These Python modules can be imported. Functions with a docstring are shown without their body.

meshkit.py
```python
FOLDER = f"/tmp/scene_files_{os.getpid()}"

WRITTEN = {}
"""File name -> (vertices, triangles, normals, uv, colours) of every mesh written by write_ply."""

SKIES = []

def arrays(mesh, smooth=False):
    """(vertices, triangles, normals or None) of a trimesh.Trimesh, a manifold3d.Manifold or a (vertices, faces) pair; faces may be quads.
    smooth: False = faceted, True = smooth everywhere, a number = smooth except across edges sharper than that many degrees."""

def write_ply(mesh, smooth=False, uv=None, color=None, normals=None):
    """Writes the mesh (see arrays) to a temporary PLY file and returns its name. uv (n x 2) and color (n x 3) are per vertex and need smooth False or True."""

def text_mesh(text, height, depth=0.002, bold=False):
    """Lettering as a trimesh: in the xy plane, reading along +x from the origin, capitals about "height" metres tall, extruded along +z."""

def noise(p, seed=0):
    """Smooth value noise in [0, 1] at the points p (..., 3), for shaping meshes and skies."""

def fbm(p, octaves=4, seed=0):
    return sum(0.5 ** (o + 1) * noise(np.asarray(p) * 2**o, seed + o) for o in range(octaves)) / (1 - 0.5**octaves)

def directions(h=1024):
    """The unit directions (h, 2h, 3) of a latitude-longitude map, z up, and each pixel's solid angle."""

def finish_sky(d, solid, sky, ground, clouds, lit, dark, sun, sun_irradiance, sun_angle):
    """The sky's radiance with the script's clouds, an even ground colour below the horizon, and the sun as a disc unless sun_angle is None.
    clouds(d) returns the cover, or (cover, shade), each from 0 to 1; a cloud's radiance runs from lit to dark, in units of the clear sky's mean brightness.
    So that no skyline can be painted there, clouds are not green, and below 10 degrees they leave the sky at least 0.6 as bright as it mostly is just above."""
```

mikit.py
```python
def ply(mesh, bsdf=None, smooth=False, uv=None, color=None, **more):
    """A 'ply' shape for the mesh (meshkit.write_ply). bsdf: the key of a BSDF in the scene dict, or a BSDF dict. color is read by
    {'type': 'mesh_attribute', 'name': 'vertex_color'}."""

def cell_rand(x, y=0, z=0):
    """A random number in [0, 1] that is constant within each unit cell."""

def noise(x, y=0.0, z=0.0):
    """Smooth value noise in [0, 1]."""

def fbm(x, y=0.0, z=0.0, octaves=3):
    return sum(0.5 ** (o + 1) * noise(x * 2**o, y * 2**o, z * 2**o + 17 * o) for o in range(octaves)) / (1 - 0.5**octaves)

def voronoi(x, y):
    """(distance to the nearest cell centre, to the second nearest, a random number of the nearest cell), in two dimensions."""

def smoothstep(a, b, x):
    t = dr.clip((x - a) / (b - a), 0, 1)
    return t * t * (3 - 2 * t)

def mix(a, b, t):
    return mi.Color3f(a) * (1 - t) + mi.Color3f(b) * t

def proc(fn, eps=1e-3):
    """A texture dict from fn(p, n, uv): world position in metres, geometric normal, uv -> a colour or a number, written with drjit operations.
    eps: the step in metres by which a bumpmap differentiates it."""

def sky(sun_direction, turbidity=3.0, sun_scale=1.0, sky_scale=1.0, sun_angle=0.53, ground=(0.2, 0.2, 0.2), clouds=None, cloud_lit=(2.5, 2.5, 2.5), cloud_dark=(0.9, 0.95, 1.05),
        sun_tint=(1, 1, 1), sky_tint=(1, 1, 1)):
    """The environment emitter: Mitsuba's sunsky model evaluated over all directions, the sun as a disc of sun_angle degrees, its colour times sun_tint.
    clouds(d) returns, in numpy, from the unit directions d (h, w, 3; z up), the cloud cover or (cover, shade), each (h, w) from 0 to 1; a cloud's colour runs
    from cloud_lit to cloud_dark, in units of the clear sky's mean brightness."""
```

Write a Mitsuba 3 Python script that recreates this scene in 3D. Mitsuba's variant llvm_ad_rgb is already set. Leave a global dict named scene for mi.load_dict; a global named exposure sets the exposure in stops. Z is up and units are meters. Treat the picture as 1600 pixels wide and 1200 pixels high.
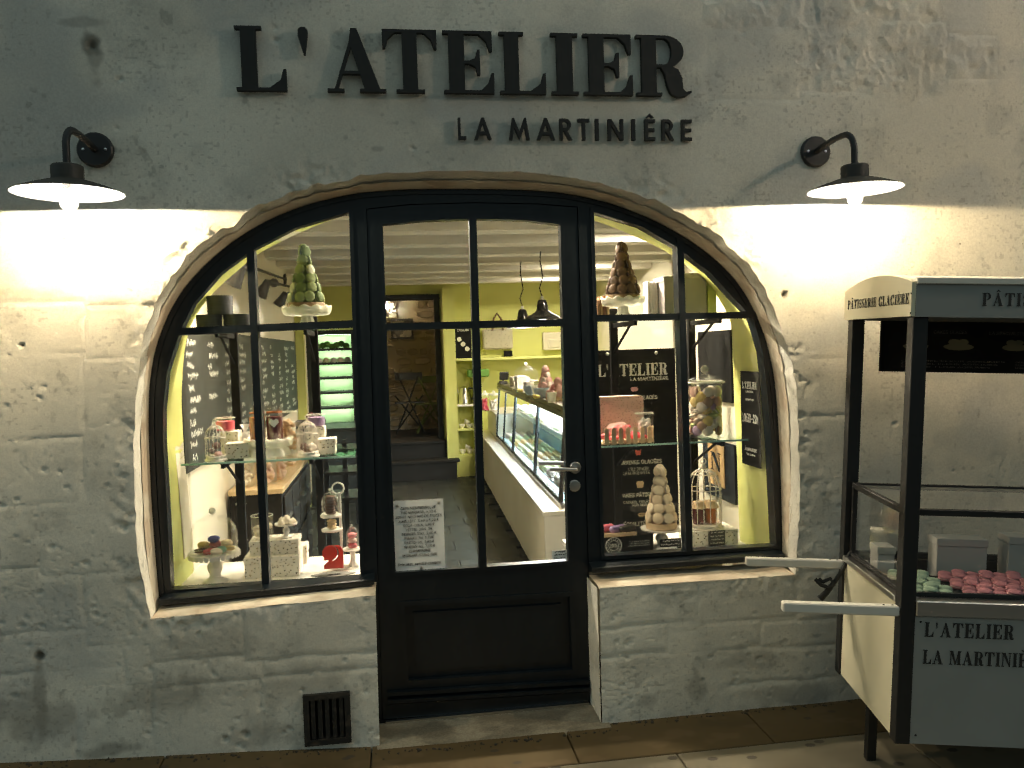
import math, random
import numpy as np
import trimesh, shapely, drjit as dr, mitsuba as mi
import mikit, meshkit
from mikit import noise, fbm, voronoi, cell_rand, smoothstep, mix
from shapely import affinity
from shapely.geometry import Polygon, LineString, Point, box as sbox
from shapely.ops import unary_union
from scipy.spatial import Delaunay
from scipy import ndimage

T = mi.ScalarTransform4f
scene, labels = {}, {}
rng = np.random.default_rng(7)
random.seed(7)

# ------------------------------------------------------------------ camera, sky, exposure
FWD = np.array((143.027, 988.869, -41.004)) / 1000.0
DOWN = np.array((-37.644, -35.964, -998.644)) / 1000.0
EYE = np.array([0.0, -3.4, 1.6])
scene['camera'] = {'type': 'perspective', 'fov': 63.452, 'fov_axis': 'x', 'near_clip': 0.05, 'far_clip': 200.0,
                   'to_world': T().look_at(origin=EYE.tolist(), target=(EYE + FWD).tolist(), up=(-DOWN).tolist())}
exposure = 1.0
# a dark overcast evening sky; the sun below has no part in it
sky = mikit.sky((0.55, -0.45, 0.7), turbidity=4, sun_scale=0.0, sky_scale=1.5, clouds=lambda d: 1.0, cloud_lit=(0.72, 0.98, 0.98), cloud_dark=(0.72, 0.98, 0.98), ground=(0.08, 0.08, 0.08))
sky['sampling_weight'] = 9.0
scene['night_sky'] = sky

# ------------------------------------------------------------------ materials
def mat(name, color, rough=0.6, metallic=0.0, bump=None, **kw):
    d = {'type': 'principled', 'base_color': color if isinstance(color, dict) else {'type': 'rgb', 'value': list(color)},
         'roughness': float(rough) if not isinstance(rough, dict) else rough, 'metallic': float(metallic), **kw}
    if bump is not None:
        d = {'type': 'bumpmap', 'arbitrary': bump[0], 'scale': bump[1], 'bsdf': d}
    scene['mat_' + name] = {'type': 'twosided', 'bsdf': d}
    return 'mat_' + name

def lamp(radiance, weight=1.0):
    return {'type': 'area', 'sampling_weight': float(weight), 'radiance': {'type': 'rgb', 'value': list(map(float, radiance))}}

def wall_color(p, n, uv):
    x, y, z = p.x, p.y, p.z
    a = fbm(x * 1.3 + 3, z * 1.3, y, 4)
    b = fbm(x * 7, z * 7, y * 7 + 5, 4)
    c = fbm(x * 34, z * 34, y * 34, 3)
    col = mix((0.62, 0.585, 0.50), (0.735, 0.70, 0.605), smoothstep(0.35, 0.65, a))
    col = mix(col, (0.42, 0.41, 0.36), 0.45 * smoothstep(0.52, 0.78, b))
    col = mix(col, (0.42, 0.43, 0.42), 0.5 * smoothstep(0.55, 0.75, fbm(x * 2.3 + 9, z * 3.1 + 4, y, 3)))
    col = mix(col, (0.24, 0.23, 0.19), 0.4 * smoothstep(0.66, 0.80, c) * smoothstep(0.45, 0.65, b))
    f = noise(x * 150, z * 150, y * 150) * 0.5 + noise(x * 330, z * 330, y * 330) * 0.5
    col = col * (0.86 + 0.28 * f)
    col = mix(col, (0.27, 0.25, 0.20), 0.35 * smoothstep(0.66, 0.9, noise(x * 80, z * 90, y * 60)) * smoothstep(0.42, 0.62, fbm(x * 5, z * 5, 8.0, 2)))
    def spot(cx, cz, rx, rz, k):
        w = fbm(x * 18 + cx, z * 18, 1.0, 3) - 0.5
        d = dr.sqrt(dr.square((x - cx) / rx) + dr.square((z - cz) / rz)) + w * 1.3
        return k * (1 - smoothstep(0.35, 1.1, d))
    for cx, cz, rx, rz, k in WALL_STAINS:
        col = mix(col, (0.17, 0.155, 0.125), spot(cx, cz, rx, rz, k))
    return col

def wall_bump(p, n, uv):
    x, y, z = p.x, p.y, p.z
    g = fbm(x * 45, z * 45, y * 45, 4)
    pit = smoothstep(0.62, 0.76, noise(x * 70, z * 95, y * 70)) * smoothstep(0.46, 0.64, fbm(x * 4, z * 4, 2.0, 2))
    return 0.0018 * g - 0.0012 * pit

WALL_STAINS = [(*(-1.087, 2.818), 0.035, 0.045, 0.75), (*(-1.076, 2.761), 0.03, 0.10, 0.45), (*(-1.111, 2.897), 0.10, 0.02, 0.35),
               (*(-1.391, 0.474), 0.025, 0.03, 0.9), (*(-1.394, 0.323), 0.03, 0.2, 0.4), (*(-1.134, 0.076), 0.16, 0.03, 0.55),
               (*(-0.023, 2.425), 0.03, 0.012, 0.35), (*(-0.597, 0.079), 0.22, 0.05, 0.35), (*(1.708, 0.036), 0.22, 0.07, 0.4),
               (*(1.264, 0.091), 0.05, 0.07, 0.4), (*(1.033, 0.07), 0.05, 0.04, 0.4), (*(-0.956, 0.27), 0.3, 0.09, 0.4), (*(-0.387, 0.27), 0.25, 0.10, 0.3), (*(-1.408, 0.236), 0.25, 0.12, 0.4), (*(-0.753, 0.459), 0.25, 0.08, 0.28), (*(1.009, 0.226), 0.2, 0.10, 0.25), (*(1.532, 0.209), 0.25, 0.06, 0.35),
               (*(1.615, 2.094), 0.06, 0.04, 0.5), (*(1.703, 1.803), 0.018, 0.02, 0.9), (*(-1.23, 2.078), 0.008, 0.01, 0.9),
               (*(-1.395, 1.677), 0.008, 0.008, 0.9), (*(2.538, 2.01), 0.006, 0.006, 0.9), (*(2.847, 2.006), 0.008, 0.008, 0.9),
               (*(-1.391, 1.871), 0.2, 0.03, 0.25), (*(-1.072, 1.815), 0.1, 0.05, 0.3), (*(1.06, 2.14), 0.08, 0.04, 0.3)]
LIMEWASH = mat('limewash', mikit.proc(wall_color), 0.92, bump=(mikit.proc(wall_bump, eps=0.002), 1.0))
STONE_TRIM = mat('stone_trim', mikit.proc(lambda p, n, uv: mix((0.50, 0.40, 0.29), (0.62, 0.55, 0.43), smoothstep(0.35, 0.65, fbm(p.x * 9, p.y * 9, p.z * 9, 4)))), 0.9,
                 bump=(mikit.proc(lambda p, n, uv: 0.004 * fbm(p.x * 60, p.z * 60, p.y * 60, 3), eps=0.002), 1.0))
STEP_STONE = mat('step_stone', mikit.proc(lambda p, n, uv: mix((0.15, 0.13, 0.095), (0.30, 0.265, 0.20), smoothstep(0.3, 0.7, fbm(p.x * 8, p.y * 12, 1.0, 4))) * (0.85 + 0.3 * noise(p.x * 160, p.y * 160, 0.0))), 0.9)
BLACK_PAINT = mat('black_paint', mikit.proc(lambda p, n, uv: mix((0.004, 0.007, 0.010), (0.008, 0.013, 0.018), fbm(p.x * 30, p.y * 30, p.z * 6, 3))), 0.33, specular=0.4,
                  bump=(mikit.proc(lambda p, n, uv: 0.0012 * fbm(p.x * 55, p.y * 55, p.z * 7, 3), eps=0.002), 1.0))
BLACK_METAL = mat('black_metal', (0.012, 0.012, 0.012), 0.45)
SHADE_METAL = mat('shade_metal', (0.035, 0.031, 0.025), 0.5)
BLACK_MATT = mat('black_matt', (0.012, 0.013, 0.012), 0.7)
IRON = mat('iron', mikit.proc(lambda p, n, uv: mix((0.012, 0.012, 0.011), (0.05, 0.04, 0.03), smoothstep(0.5, 0.8, fbm(p.x * 40, p.y * 40, p.z * 40, 3)))), 0.6)
ENAMEL = mat('enamel', (0.80, 0.78, 0.72), 0.35)
LIME = mat('lime_paint', mikit.proc(lambda p, n, uv: mix((0.59, 0.60, 0.17), (0.65, 0.66, 0.23), fbm(p.x * 4 + 0.31, p.y * 4.03 + 0.37, p.z * 3 + 0.23, 3))), 0.7)
LIME_SHELF = mat('lime_shelf', (0.60, 0.63, 0.20), 0.6)
CREAM = mat('cream_paint', mikit.proc(lambda p, n, uv: mix((0.62, 0.57, 0.43), (0.70, 0.65, 0.52), fbm(p.x * 3 + 0.33, p.y * 3 + 0.27, p.z * 3 + 0.21, 3))), 0.8)
BEAM = mat('beam_paint', mikit.proc(lambda p, n, uv: mix((0.62, 0.59, 0.50), (0.74, 0.71, 0.62), fbm(p.x * 3, p.y * 30, p.z * 30, 3))), 0.7)
BOARDS = mat('ceiling_boards', mikit.proc(lambda p, n, uv: mix((0.25, 0.23, 0.18), (0.31, 0.29, 0.23), fbm(p.x * 3, p.y * 18, p.z, 3))), 0.8)
SLATE = mat('slate', mikit.proc(lambda p, n, uv: mix((0.012, 0.0125, 0.010), (0.030, 0.030, 0.025), fbm(p.x * 6, p.y * 6, p.z * 6, 4))), 0.5, specular=0.25)
GROUT = mat('grout', (0.06, 0.06, 0.05), 0.9)
def tan_slab(p, n, uv):
    col = mix((0.078, 0.056, 0.026), (0.115, 0.083, 0.042), fbm(p.x * 3, p.y * 6, 1.0, 4))
    col = mix(col, (0.13, 0.09, 0.05), 0.5 * smoothstep(0.60, 0.75, fbm(p.x * 9 + 4, p.y * 14, 2.0, 3)))
    d, e, k = voronoi(p.x * 4.5, p.y * 7)
    return mix(col, (0.06, 0.05, 0.04), 0.85 * (1 - smoothstep(0.06, 0.10, d)) * smoothstep(0.6, 0.65, k))
def grey_slab(p, n, uv):
    col = mix((0.13, 0.11, 0.075), (0.21, 0.185, 0.13), fbm(p.x * 4, p.y * 6, 1.0, 4))
    d, e, k = voronoi(p.x * 5.5 + 3, p.y * 8)
    return mix(col, (0.07, 0.06, 0.05), 0.85 * (1 - smoothstep(0.09, 0.14, d)) * smoothstep(0.5, 0.55, k))
PAVE_BUMP = (mikit.proc(lambda p, n, uv: 0.003 * fbm(p.x * 40, p.y * 40, p.z, 4), eps=0.002), 1.0)
TAN_SLAB = mat('tan_slab', mikit.proc(tan_slab), 0.8, specular=0.2, bump=PAVE_BUMP)
GREY_SLAB = mat('grey_slab', mikit.proc(grey_slab), 0.8, specular=0.2, bump=PAVE_BUMP)
STREET = mat('street', (0.10, 0.09, 0.08), 0.85)
def speckle(base, dot, scale, size):
    def fn(p, n, uv):
        u = dr.select(dr.abs(n.x) > 0.7, p.y, p.x)
        v = dr.select(dr.abs(n.z) > 0.7, p.y, p.z)
        d, e, k = voronoi(u * scale, v * scale)
        return mix(base, mix(dot, (0.35, 0.26, 0.14), smoothstep(0.45, 0.55, k)), 1 - smoothstep(size * 0.8, size * 1.1, d))
    return mikit.proc(fn)
DOTTED = mat('dotted_card', speckle((0.74, 0.70, 0.60), (0.10, 0.08, 0.06), 55, 0.20), 0.6)
PINK_DOTTED = mat('pink_dotted_card', speckle((0.74, 0.56, 0.46), (0.30, 0.10, 0.09), 70, 0.17), 0.6)
TOTE = mat('tote_canvas', speckle((0.50, 0.46, 0.34), (0.08, 0.07, 0.05), 30, 0.16), 0.8)
WHITE = mat('white_glaze', (0.80, 0.77, 0.70), 0.3)
BOX_WHITE = mat('box_white', (0.46, 0.44, 0.39), 0.55)
PALE_BLUE = mat('pale_blue_glaze', (0.50, 0.60, 0.66), 0.3)
WHITE_BOARD = mat('white_board', (0.78, 0.75, 0.68), 0.5)
WHITE_WIRE = mat('white_wire', (0.78, 0.72, 0.64), 0.4)
PAPER = mat('paper', (0.86, 0.86, 0.83), 0.7)
CHALK = mat('chalk', (0.62, 0.62, 0.56), 0.9)
INK = mat('ink', (0.025, 0.025, 0.028), 0.7)
DARK_INK = mat('dark_ink', (0.02, 0.019, 0.017), 0.6)
SIGN_WHITE = mat('sign_white', (0.75, 0.73, 0.68), 0.6)
POSTER = mat('poster_black', (0.006, 0.006, 0.006), 0.7, specular=0.15)
SLATEBOARD = mat('chalkboard', mikit.proc(lambda p, n, uv: mix((0.020, 0.021, 0.017), (0.034, 0.034, 0.028), fbm(p.x * 5, p.y * 3, p.z * 5, 4))), 0.6)
HATBOX = mat('hatbox_grey', mikit.proc(lambda p, n, uv: mix((0.036, 0.037, 0.044), (0.052, 0.053, 0.062), noise(p.x * 30, p.y * 30, p.z * 200))), 0.65)
BOX_GREY = mat('box_grey', (0.25, 0.235, 0.235), 0.6)
STEEL = mat('steel', (0.62, 0.60, 0.56), 0.28, 1.0)
CHROME = mat('chrome', (0.75, 0.75, 0.75), 0.12, 1.0)
MARBLE = mat('counter_stone', mikit.proc(lambda p, n, uv: mix((0.60, 0.57, 0.48), (0.70, 0.68, 0.60), fbm(p.x * 6, p.y * 3, p.z * 6, 4))), 0.3)
TABLE_WOOD = mat('table_wood', mikit.proc(lambda p, n, uv: mix((0.52, 0.36, 0.18), (0.70, 0.52, 0.30), fbm(p.x * 60, p.y * 5, p.z * 60, 3))), 0.45)
PALE_WOOD = mat('pale_wood', mikit.proc(lambda p, n, uv: mix((0.52, 0.36, 0.20), (0.64, 0.48, 0.30), fbm(p.x * 30, p.y * 30, p.z * 90, 3))), 0.6)
DARK_WOOD = mat('dark_wood', (0.014, 0.012, 0.010), 0.6, specular=0.2)
RACK_BLACK = mat('rack_black', (0.006, 0.006, 0.006), 0.6, specular=0.15)
CART_CREAM = mat('cart_cream', mikit.proc(lambda p, n, uv: mix((0.66, 0.60, 0.42), (0.72, 0.66, 0.48), fbm(p.x * 3, p.y * 3, p.z * 5, 3))), 0.5)
CART_GREY = mat('cart_grey', mikit.proc(lambda p, n, uv: mix((0.245, 0.245, 0.225), (0.295, 0.295, 0.275), fbm(p.x * 6, p.y * 6, p.z * 6, 3))), 0.45)
CART_WHITE = mat('cart_white', (0.66, 0.62, 0.54), 0.5)
RUBBLE = mat('rubble_stone', mikit.proc(lambda p, n, uv: mix((0.17, 0.14, 0.09), (0.36, 0.30, 0.21), fbm(p.x * 7, p.y * 7, p.z * 9, 4))), 0.9)
MORTAR = mat('mortar', (0.40, 0.35, 0.26), 0.95)
SHELL = {'type': 'mesh_attribute', 'name': 'vertex_color'}
MACARON = mat('macaron', SHELL, 0.75)
LIQUID_RED = mat('jam_red', (0.075, 0.006, 0.010), 0.2)
LIQUID_ORANGE = mat('jam_orange', (0.42, 0.11, 0.015), 0.25)
WAX_PINK = mat('wax_pink', (0.72, 0.10, 0.14), 0.4)
WAX_PURPLE = mat('wax_purple', (0.36, 0.24, 0.42), 0.4)
RED = mat('red_acrylic', (0.62, 0.035, 0.02), 0.35)
PINK_MERINGUE = mat('pink_meringue', (0.72, 0.52, 0.38), 0.8)
BISCUIT = mat('biscuit', mikit.proc(lambda p, n, uv: mix((0.55, 0.36, 0.18), (0.70, 0.52, 0.32), fbm(p.x * 90, p.y * 90, p.z * 90, 2))), 0.8)
MERINGUE = mat('meringue', (0.78, 0.70, 0.56), 0.8)
CHOCOLATE = mat('chocolate', (0.09, 0.05, 0.03), 0.6)
LEATHER = mat('leather', (0.11, 0.05, 0.03), 0.5)
CLOTH_GREEN = mat('green_cloth', (0.14, 0.30, 0.06), 0.8)
CASE_BLUE = mat('case_blue', (0.28, 0.46, 0.54), 0.4)
GOLD = mat('gold_foil', (0.42, 0.26, 0.10), 0.4)
scene['mat_pane'] = {'type': 'thindielectric', 'int_ior': 1.5}
PANE = 'mat_pane'
scene['mat_jar_glass'] = {'type': 'mask', 'opacity': 0.17, 'bsdf': {'type': 'twosided', 'bsdf': {'type': 'conductor', 'material': 'none', 'specular_reflectance': {'type': 'rgb', 'value': [0.85, 0.86, 0.82]}}}}
JAR = 'mat_jar_glass'
scene['mat_shelf_glass'] = {'type': 'mask', 'opacity': 0.14, 'bsdf': {'type': 'twosided', 'bsdf': {'type': 'conductor', 'material': 'none', 'specular_reflectance': {'type': 'rgb', 'value': [0.55, 0.85, 0.74]}}}}
SHELF_GLASS = 'mat_shelf_glass'
scene['mat_glass_rim'] = {'type': 'twosided', 'bsdf': {'type': 'principled', 'base_color': {'type': 'rgb', 'value': [0.42, 0.66, 0.56]}, 'roughness': 0.15, 'specular': 0.8}}
GLASS_RIM = 'mat_glass_rim'
scene['mat_milk_glass'] = {'type': 'mask', 'opacity': 0.62, 'bsdf': {'type': 'twosided', 'bsdf': {'type': 'principled', 'base_color': {'type': 'rgb', 'value': [0.80, 0.80, 0.68]}, 'roughness': 0.12, 'specular': 0.9}}}
MILK = 'mat_milk_glass'

# ------------------------------------------------------------------ helpers: naming
used = {}
def numbered(key):
    n = used.get(key, 0)
    used[key] = n + 1
    return key if n == 0 else f'{key}_{n:03d}'

def put(key, mesh, m, smooth=False, to_world=None, **kw):
    d = mesh if isinstance(mesh, dict) else mikit.ply(mesh, m, smooth=smooth)
    if isinstance(mesh, dict):
        d = {**mesh, 'bsdf': {'type': 'ref', 'id': m}}
    if to_world is not None:
        d = {**d, 'to_world': to_world}
    scene[key] = {**d, **kw}
    return key

def thing(name, label, cat, group=None):
    key = numbered(name)
    labels[key] = {'label': label, 'category': cat}
    if group:
        labels[key]['group'] = group
    return key

def part(par, name, mesh, m, smooth=False, label=None, kind=None, **kw):
    key = put(numbered(par + '__' + name), mesh, m, smooth, **kw)
    if label or kind:
        labels[key] = {k: v for k, v in (('label', label), ('kind', kind)) if v}
    return key

def solo(name, mesh, m, label, cat, group=None, smooth=False, **kw):
    return put(thing(name, label, cat, group), mesh, m, smooth, **kw)

def struct(name, mesh, m, smooth=False, label=None):
    key = put(numbered(name), mesh, m, smooth)
    labels[key] = {'kind': 'structure', **({'label': label} if label else {})}
    return key

# ------------------------------------------------------------------ helpers: meshes
def cat(*ms):
    return trimesh.util.concatenate([m for m in ms if m is not None])

def bx(x0, x1, y0, y1, z0, z1, c=0.0):
    """A box between two corners; c is the chamfer."""
    x0, x1 = min(x0, x1), max(x0, x1); y0, y1 = min(y0, y1), max(y0, y1); z0, z1 = min(z0, z1), max(z0, z1)
    if c <= 0:
        m = trimesh.creation.box((x1 - x0, y1 - y0, z1 - z0))
        m.apply_translation(((x0 + x1) / 2, (y0 + y1) / 2, (z0 + z1) / 2))
        return m
    pts = []
    for sx in (0, 1):
        for sy in (0, 1):
            for sz in (0, 1):
                X, Y, Z = (x0, x1)[sx], (y0, y1)[sy], (z0, z1)[sz]
                dx, dy, dz = c * (1 - 2 * sx), c * (1 - 2 * sy), c * (1 - 2 * sz)
                pts += [(X, Y + dy, Z + dz), (X + dx, Y, Z + dz), (X + dx, Y + dy, Z)]
    return trimesh.convex.convex_hull(np.array(pts))

def lathe(profile, n=24, at=(0, 0, 0), axis=None):
    m = trimesh.creation.revolve(np.array(profile, float), sections=n)
    if axis is not None:
        m.apply_transform(trimesh.geometry.align_vectors([0, 0, 1], axis))
    m.apply_translation(at)
    return m

def tube(pts, r, n=8, closed=False):
    p = np.asarray(pts, float)
    if closed:
        p = np.vstack([p, p[:1]])
    t = np.gradient(p, axis=0)
    t /= np.linalg.norm(t, axis=1, keepdims=True) + 1e-12
    ref = np.array([0, 0, 1.0]) if abs(t[0][2]) < 0.9 else np.array([1.0, 0, 0])
    vs, rr = [], np.broadcast_to(r, (len(p),))
    u = np.cross(t[0], ref); u /= np.linalg.norm(u)
    a = np.arange(n) * 2 * np.pi / n
    for i in range(len(p)):
        u = u - t[i] * (u @ t[i]); u /= np.linalg.norm(u) + 1e-12
        w = np.cross(t[i], u)
        vs.append(p[i] + rr[i] * (np.cos(a)[:, None] * u + np.sin(a)[:, None] * w))
    v = np.vstack(vs); f = []
    for i in range(len(p) - 1):
        for k in range(n):
            A, B = i * n + k, i * n + (k + 1) % n
            f += [(A, B, B + n), (A, B + n, A + n)]
    if not closed:
        v = np.vstack([v, p[:1], p[-1:]]); c0, c1 = len(v) - 2, len(v) - 1; e = (len(p) - 1) * n
        for k in range(n):
            f += [(c0, (k + 1) % n, k), (c1, e + k, e + (k + 1) % n)]
    m = trimesh.Trimesh(v, np.array(f), process=False)
    if not closed and m.volume < 0:
        m.invert()
    return m

def arc(c, r, a0, a1, n=10, plane='xz'):
    a = np.linspace(a0, a1, n); z = np.zeros(n)
    q = {'xz': np.stack([np.cos(a), z, np.sin(a)], 1), 'xy': np.stack([np.cos(a), np.sin(a), z], 1), 'yz': np.stack([z, np.cos(a), np.sin(a)], 1)}[plane]
    return np.asarray(c) + r * q

def polys(g):
    return [q for q in getattr(g, 'geoms', [g]) if isinstance(q, Polygon) and q.area > 1e-9]

def flat(g, d):
    """Polygons in (u, v) extruded by d along w."""
    return cat(*[trimesh.creation.extrude_polygon(q, d, engine='earcut') for q in polys(g)])

def stand(m, at=(0, 0, 0), face='front'):
    """Turns a mesh drawn in the xy plane upright. front: faces -y; left: faces -x, read from the far end to the near; right: faces +x."""
    R = {'front': [[1, 0, 0], [0, 0, -1], [0, 1, 0]], 'left': [[0, 0, -1], [-1, 0, 0], [0, 1, 0]], 'right': [[0, 0, 1], [1, 0, 0], [0, 1, 0]]}[face]
    m = m.copy(); X = np.eye(4); X[:3, :3] = R; X[:3, 3] = at
    m.apply_transform(X)
    return m

def prism(g, y0, y1):
    """A polygon in (x, z) extruded from y0 (front) to y1 (back)."""
    return stand(flat(g, y1 - y0), (0, y1, 0))

def text(s, h, width=None, depth=0.0015, bold=False):
    m = meshkit.text_mesh(s, h, depth, bold)
    b = m.bounds
    if width:
        m.apply_scale([width / (b[1][0] - b[0][0]), 1, 1])
    m.apply_translation([-m.bounds[0][0], 0, 0])
    return m

def text_at(s, x0, x1, y, z, h, bold=False, depth=0.0012):
    return stand(text(s, h, x1 - x0, depth, bold), (x0, y, z))

def spline(pts, n):
    p = np.array(pts, float)
    t = np.r_[0, np.cumsum(np.linalg.norm(np.diff(p, axis=0), axis=1))]
    from scipy.interpolate import PchipInterpolator
    u = np.linspace(0, t[-1], n)
    return np.stack([PchipInterpolator(t, p[:, k])(u) for k in range(2)], 1)

def loft(rows):
    """Rows of points (k, n, 3) as a sheet."""
    r = np.array(rows); k, n = r.shape[:2]; i, j = np.meshgrid(np.arange(k - 1), np.arange(n - 1), indexing='ij')
    a = (i * n + j).ravel()
    f = np.vstack([np.stack([a, a + 1, a + n + 1], 1), np.stack([a, a + n + 1, a + n], 1)])
    return trimesh.Trimesh(r.reshape(-1, 3), f, process=False)

def xf(m, M4):
    m = m.copy(); m.apply_transform(M4); return m

# ------------------------------------------------------------------ helpers: letters
ST, TH = 0.235, 0.05
def stem(x, w=ST, s=0.085, th=TH):
    return [sbox(x, 0, x + w, 1), sbox(x - s, 0, x + w + s, th), sbox(x - s, 1 - th, x + w + s, 1)]

def ell(cx, cy, rx, ry):
    a = np.linspace(0, 2 * np.pi, 41)[:-1]
    return Polygon(np.stack([cx + rx * np.cos(a), cy + ry * np.sin(a)], 1))

def hang(x, up, flip, h=0.3, w=0.2, th=TH):
    """The wedge at the end of a thin arm: at x, pointing down (up=False) from the cap line or up from the base line."""
    q = [(0, 0), (0, h), (-0.04, h), (-0.09, h * 0.5), (-w, th), (-w, 0)]
    return Polygon([(x + (-a if flip else a), b if up else 1 - b) for a, b in q])

def swept(pts, ws):
    p = np.array(pts, float); out = []
    for i in range(len(p) - 1):
        out.append(unary_union([Point(p[i]).buffer(ws[i] / 2, 8), Point(p[i + 1]).buffer(ws[i + 1] / 2, 8)]).convex_hull)
    return unary_union(out)

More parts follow.
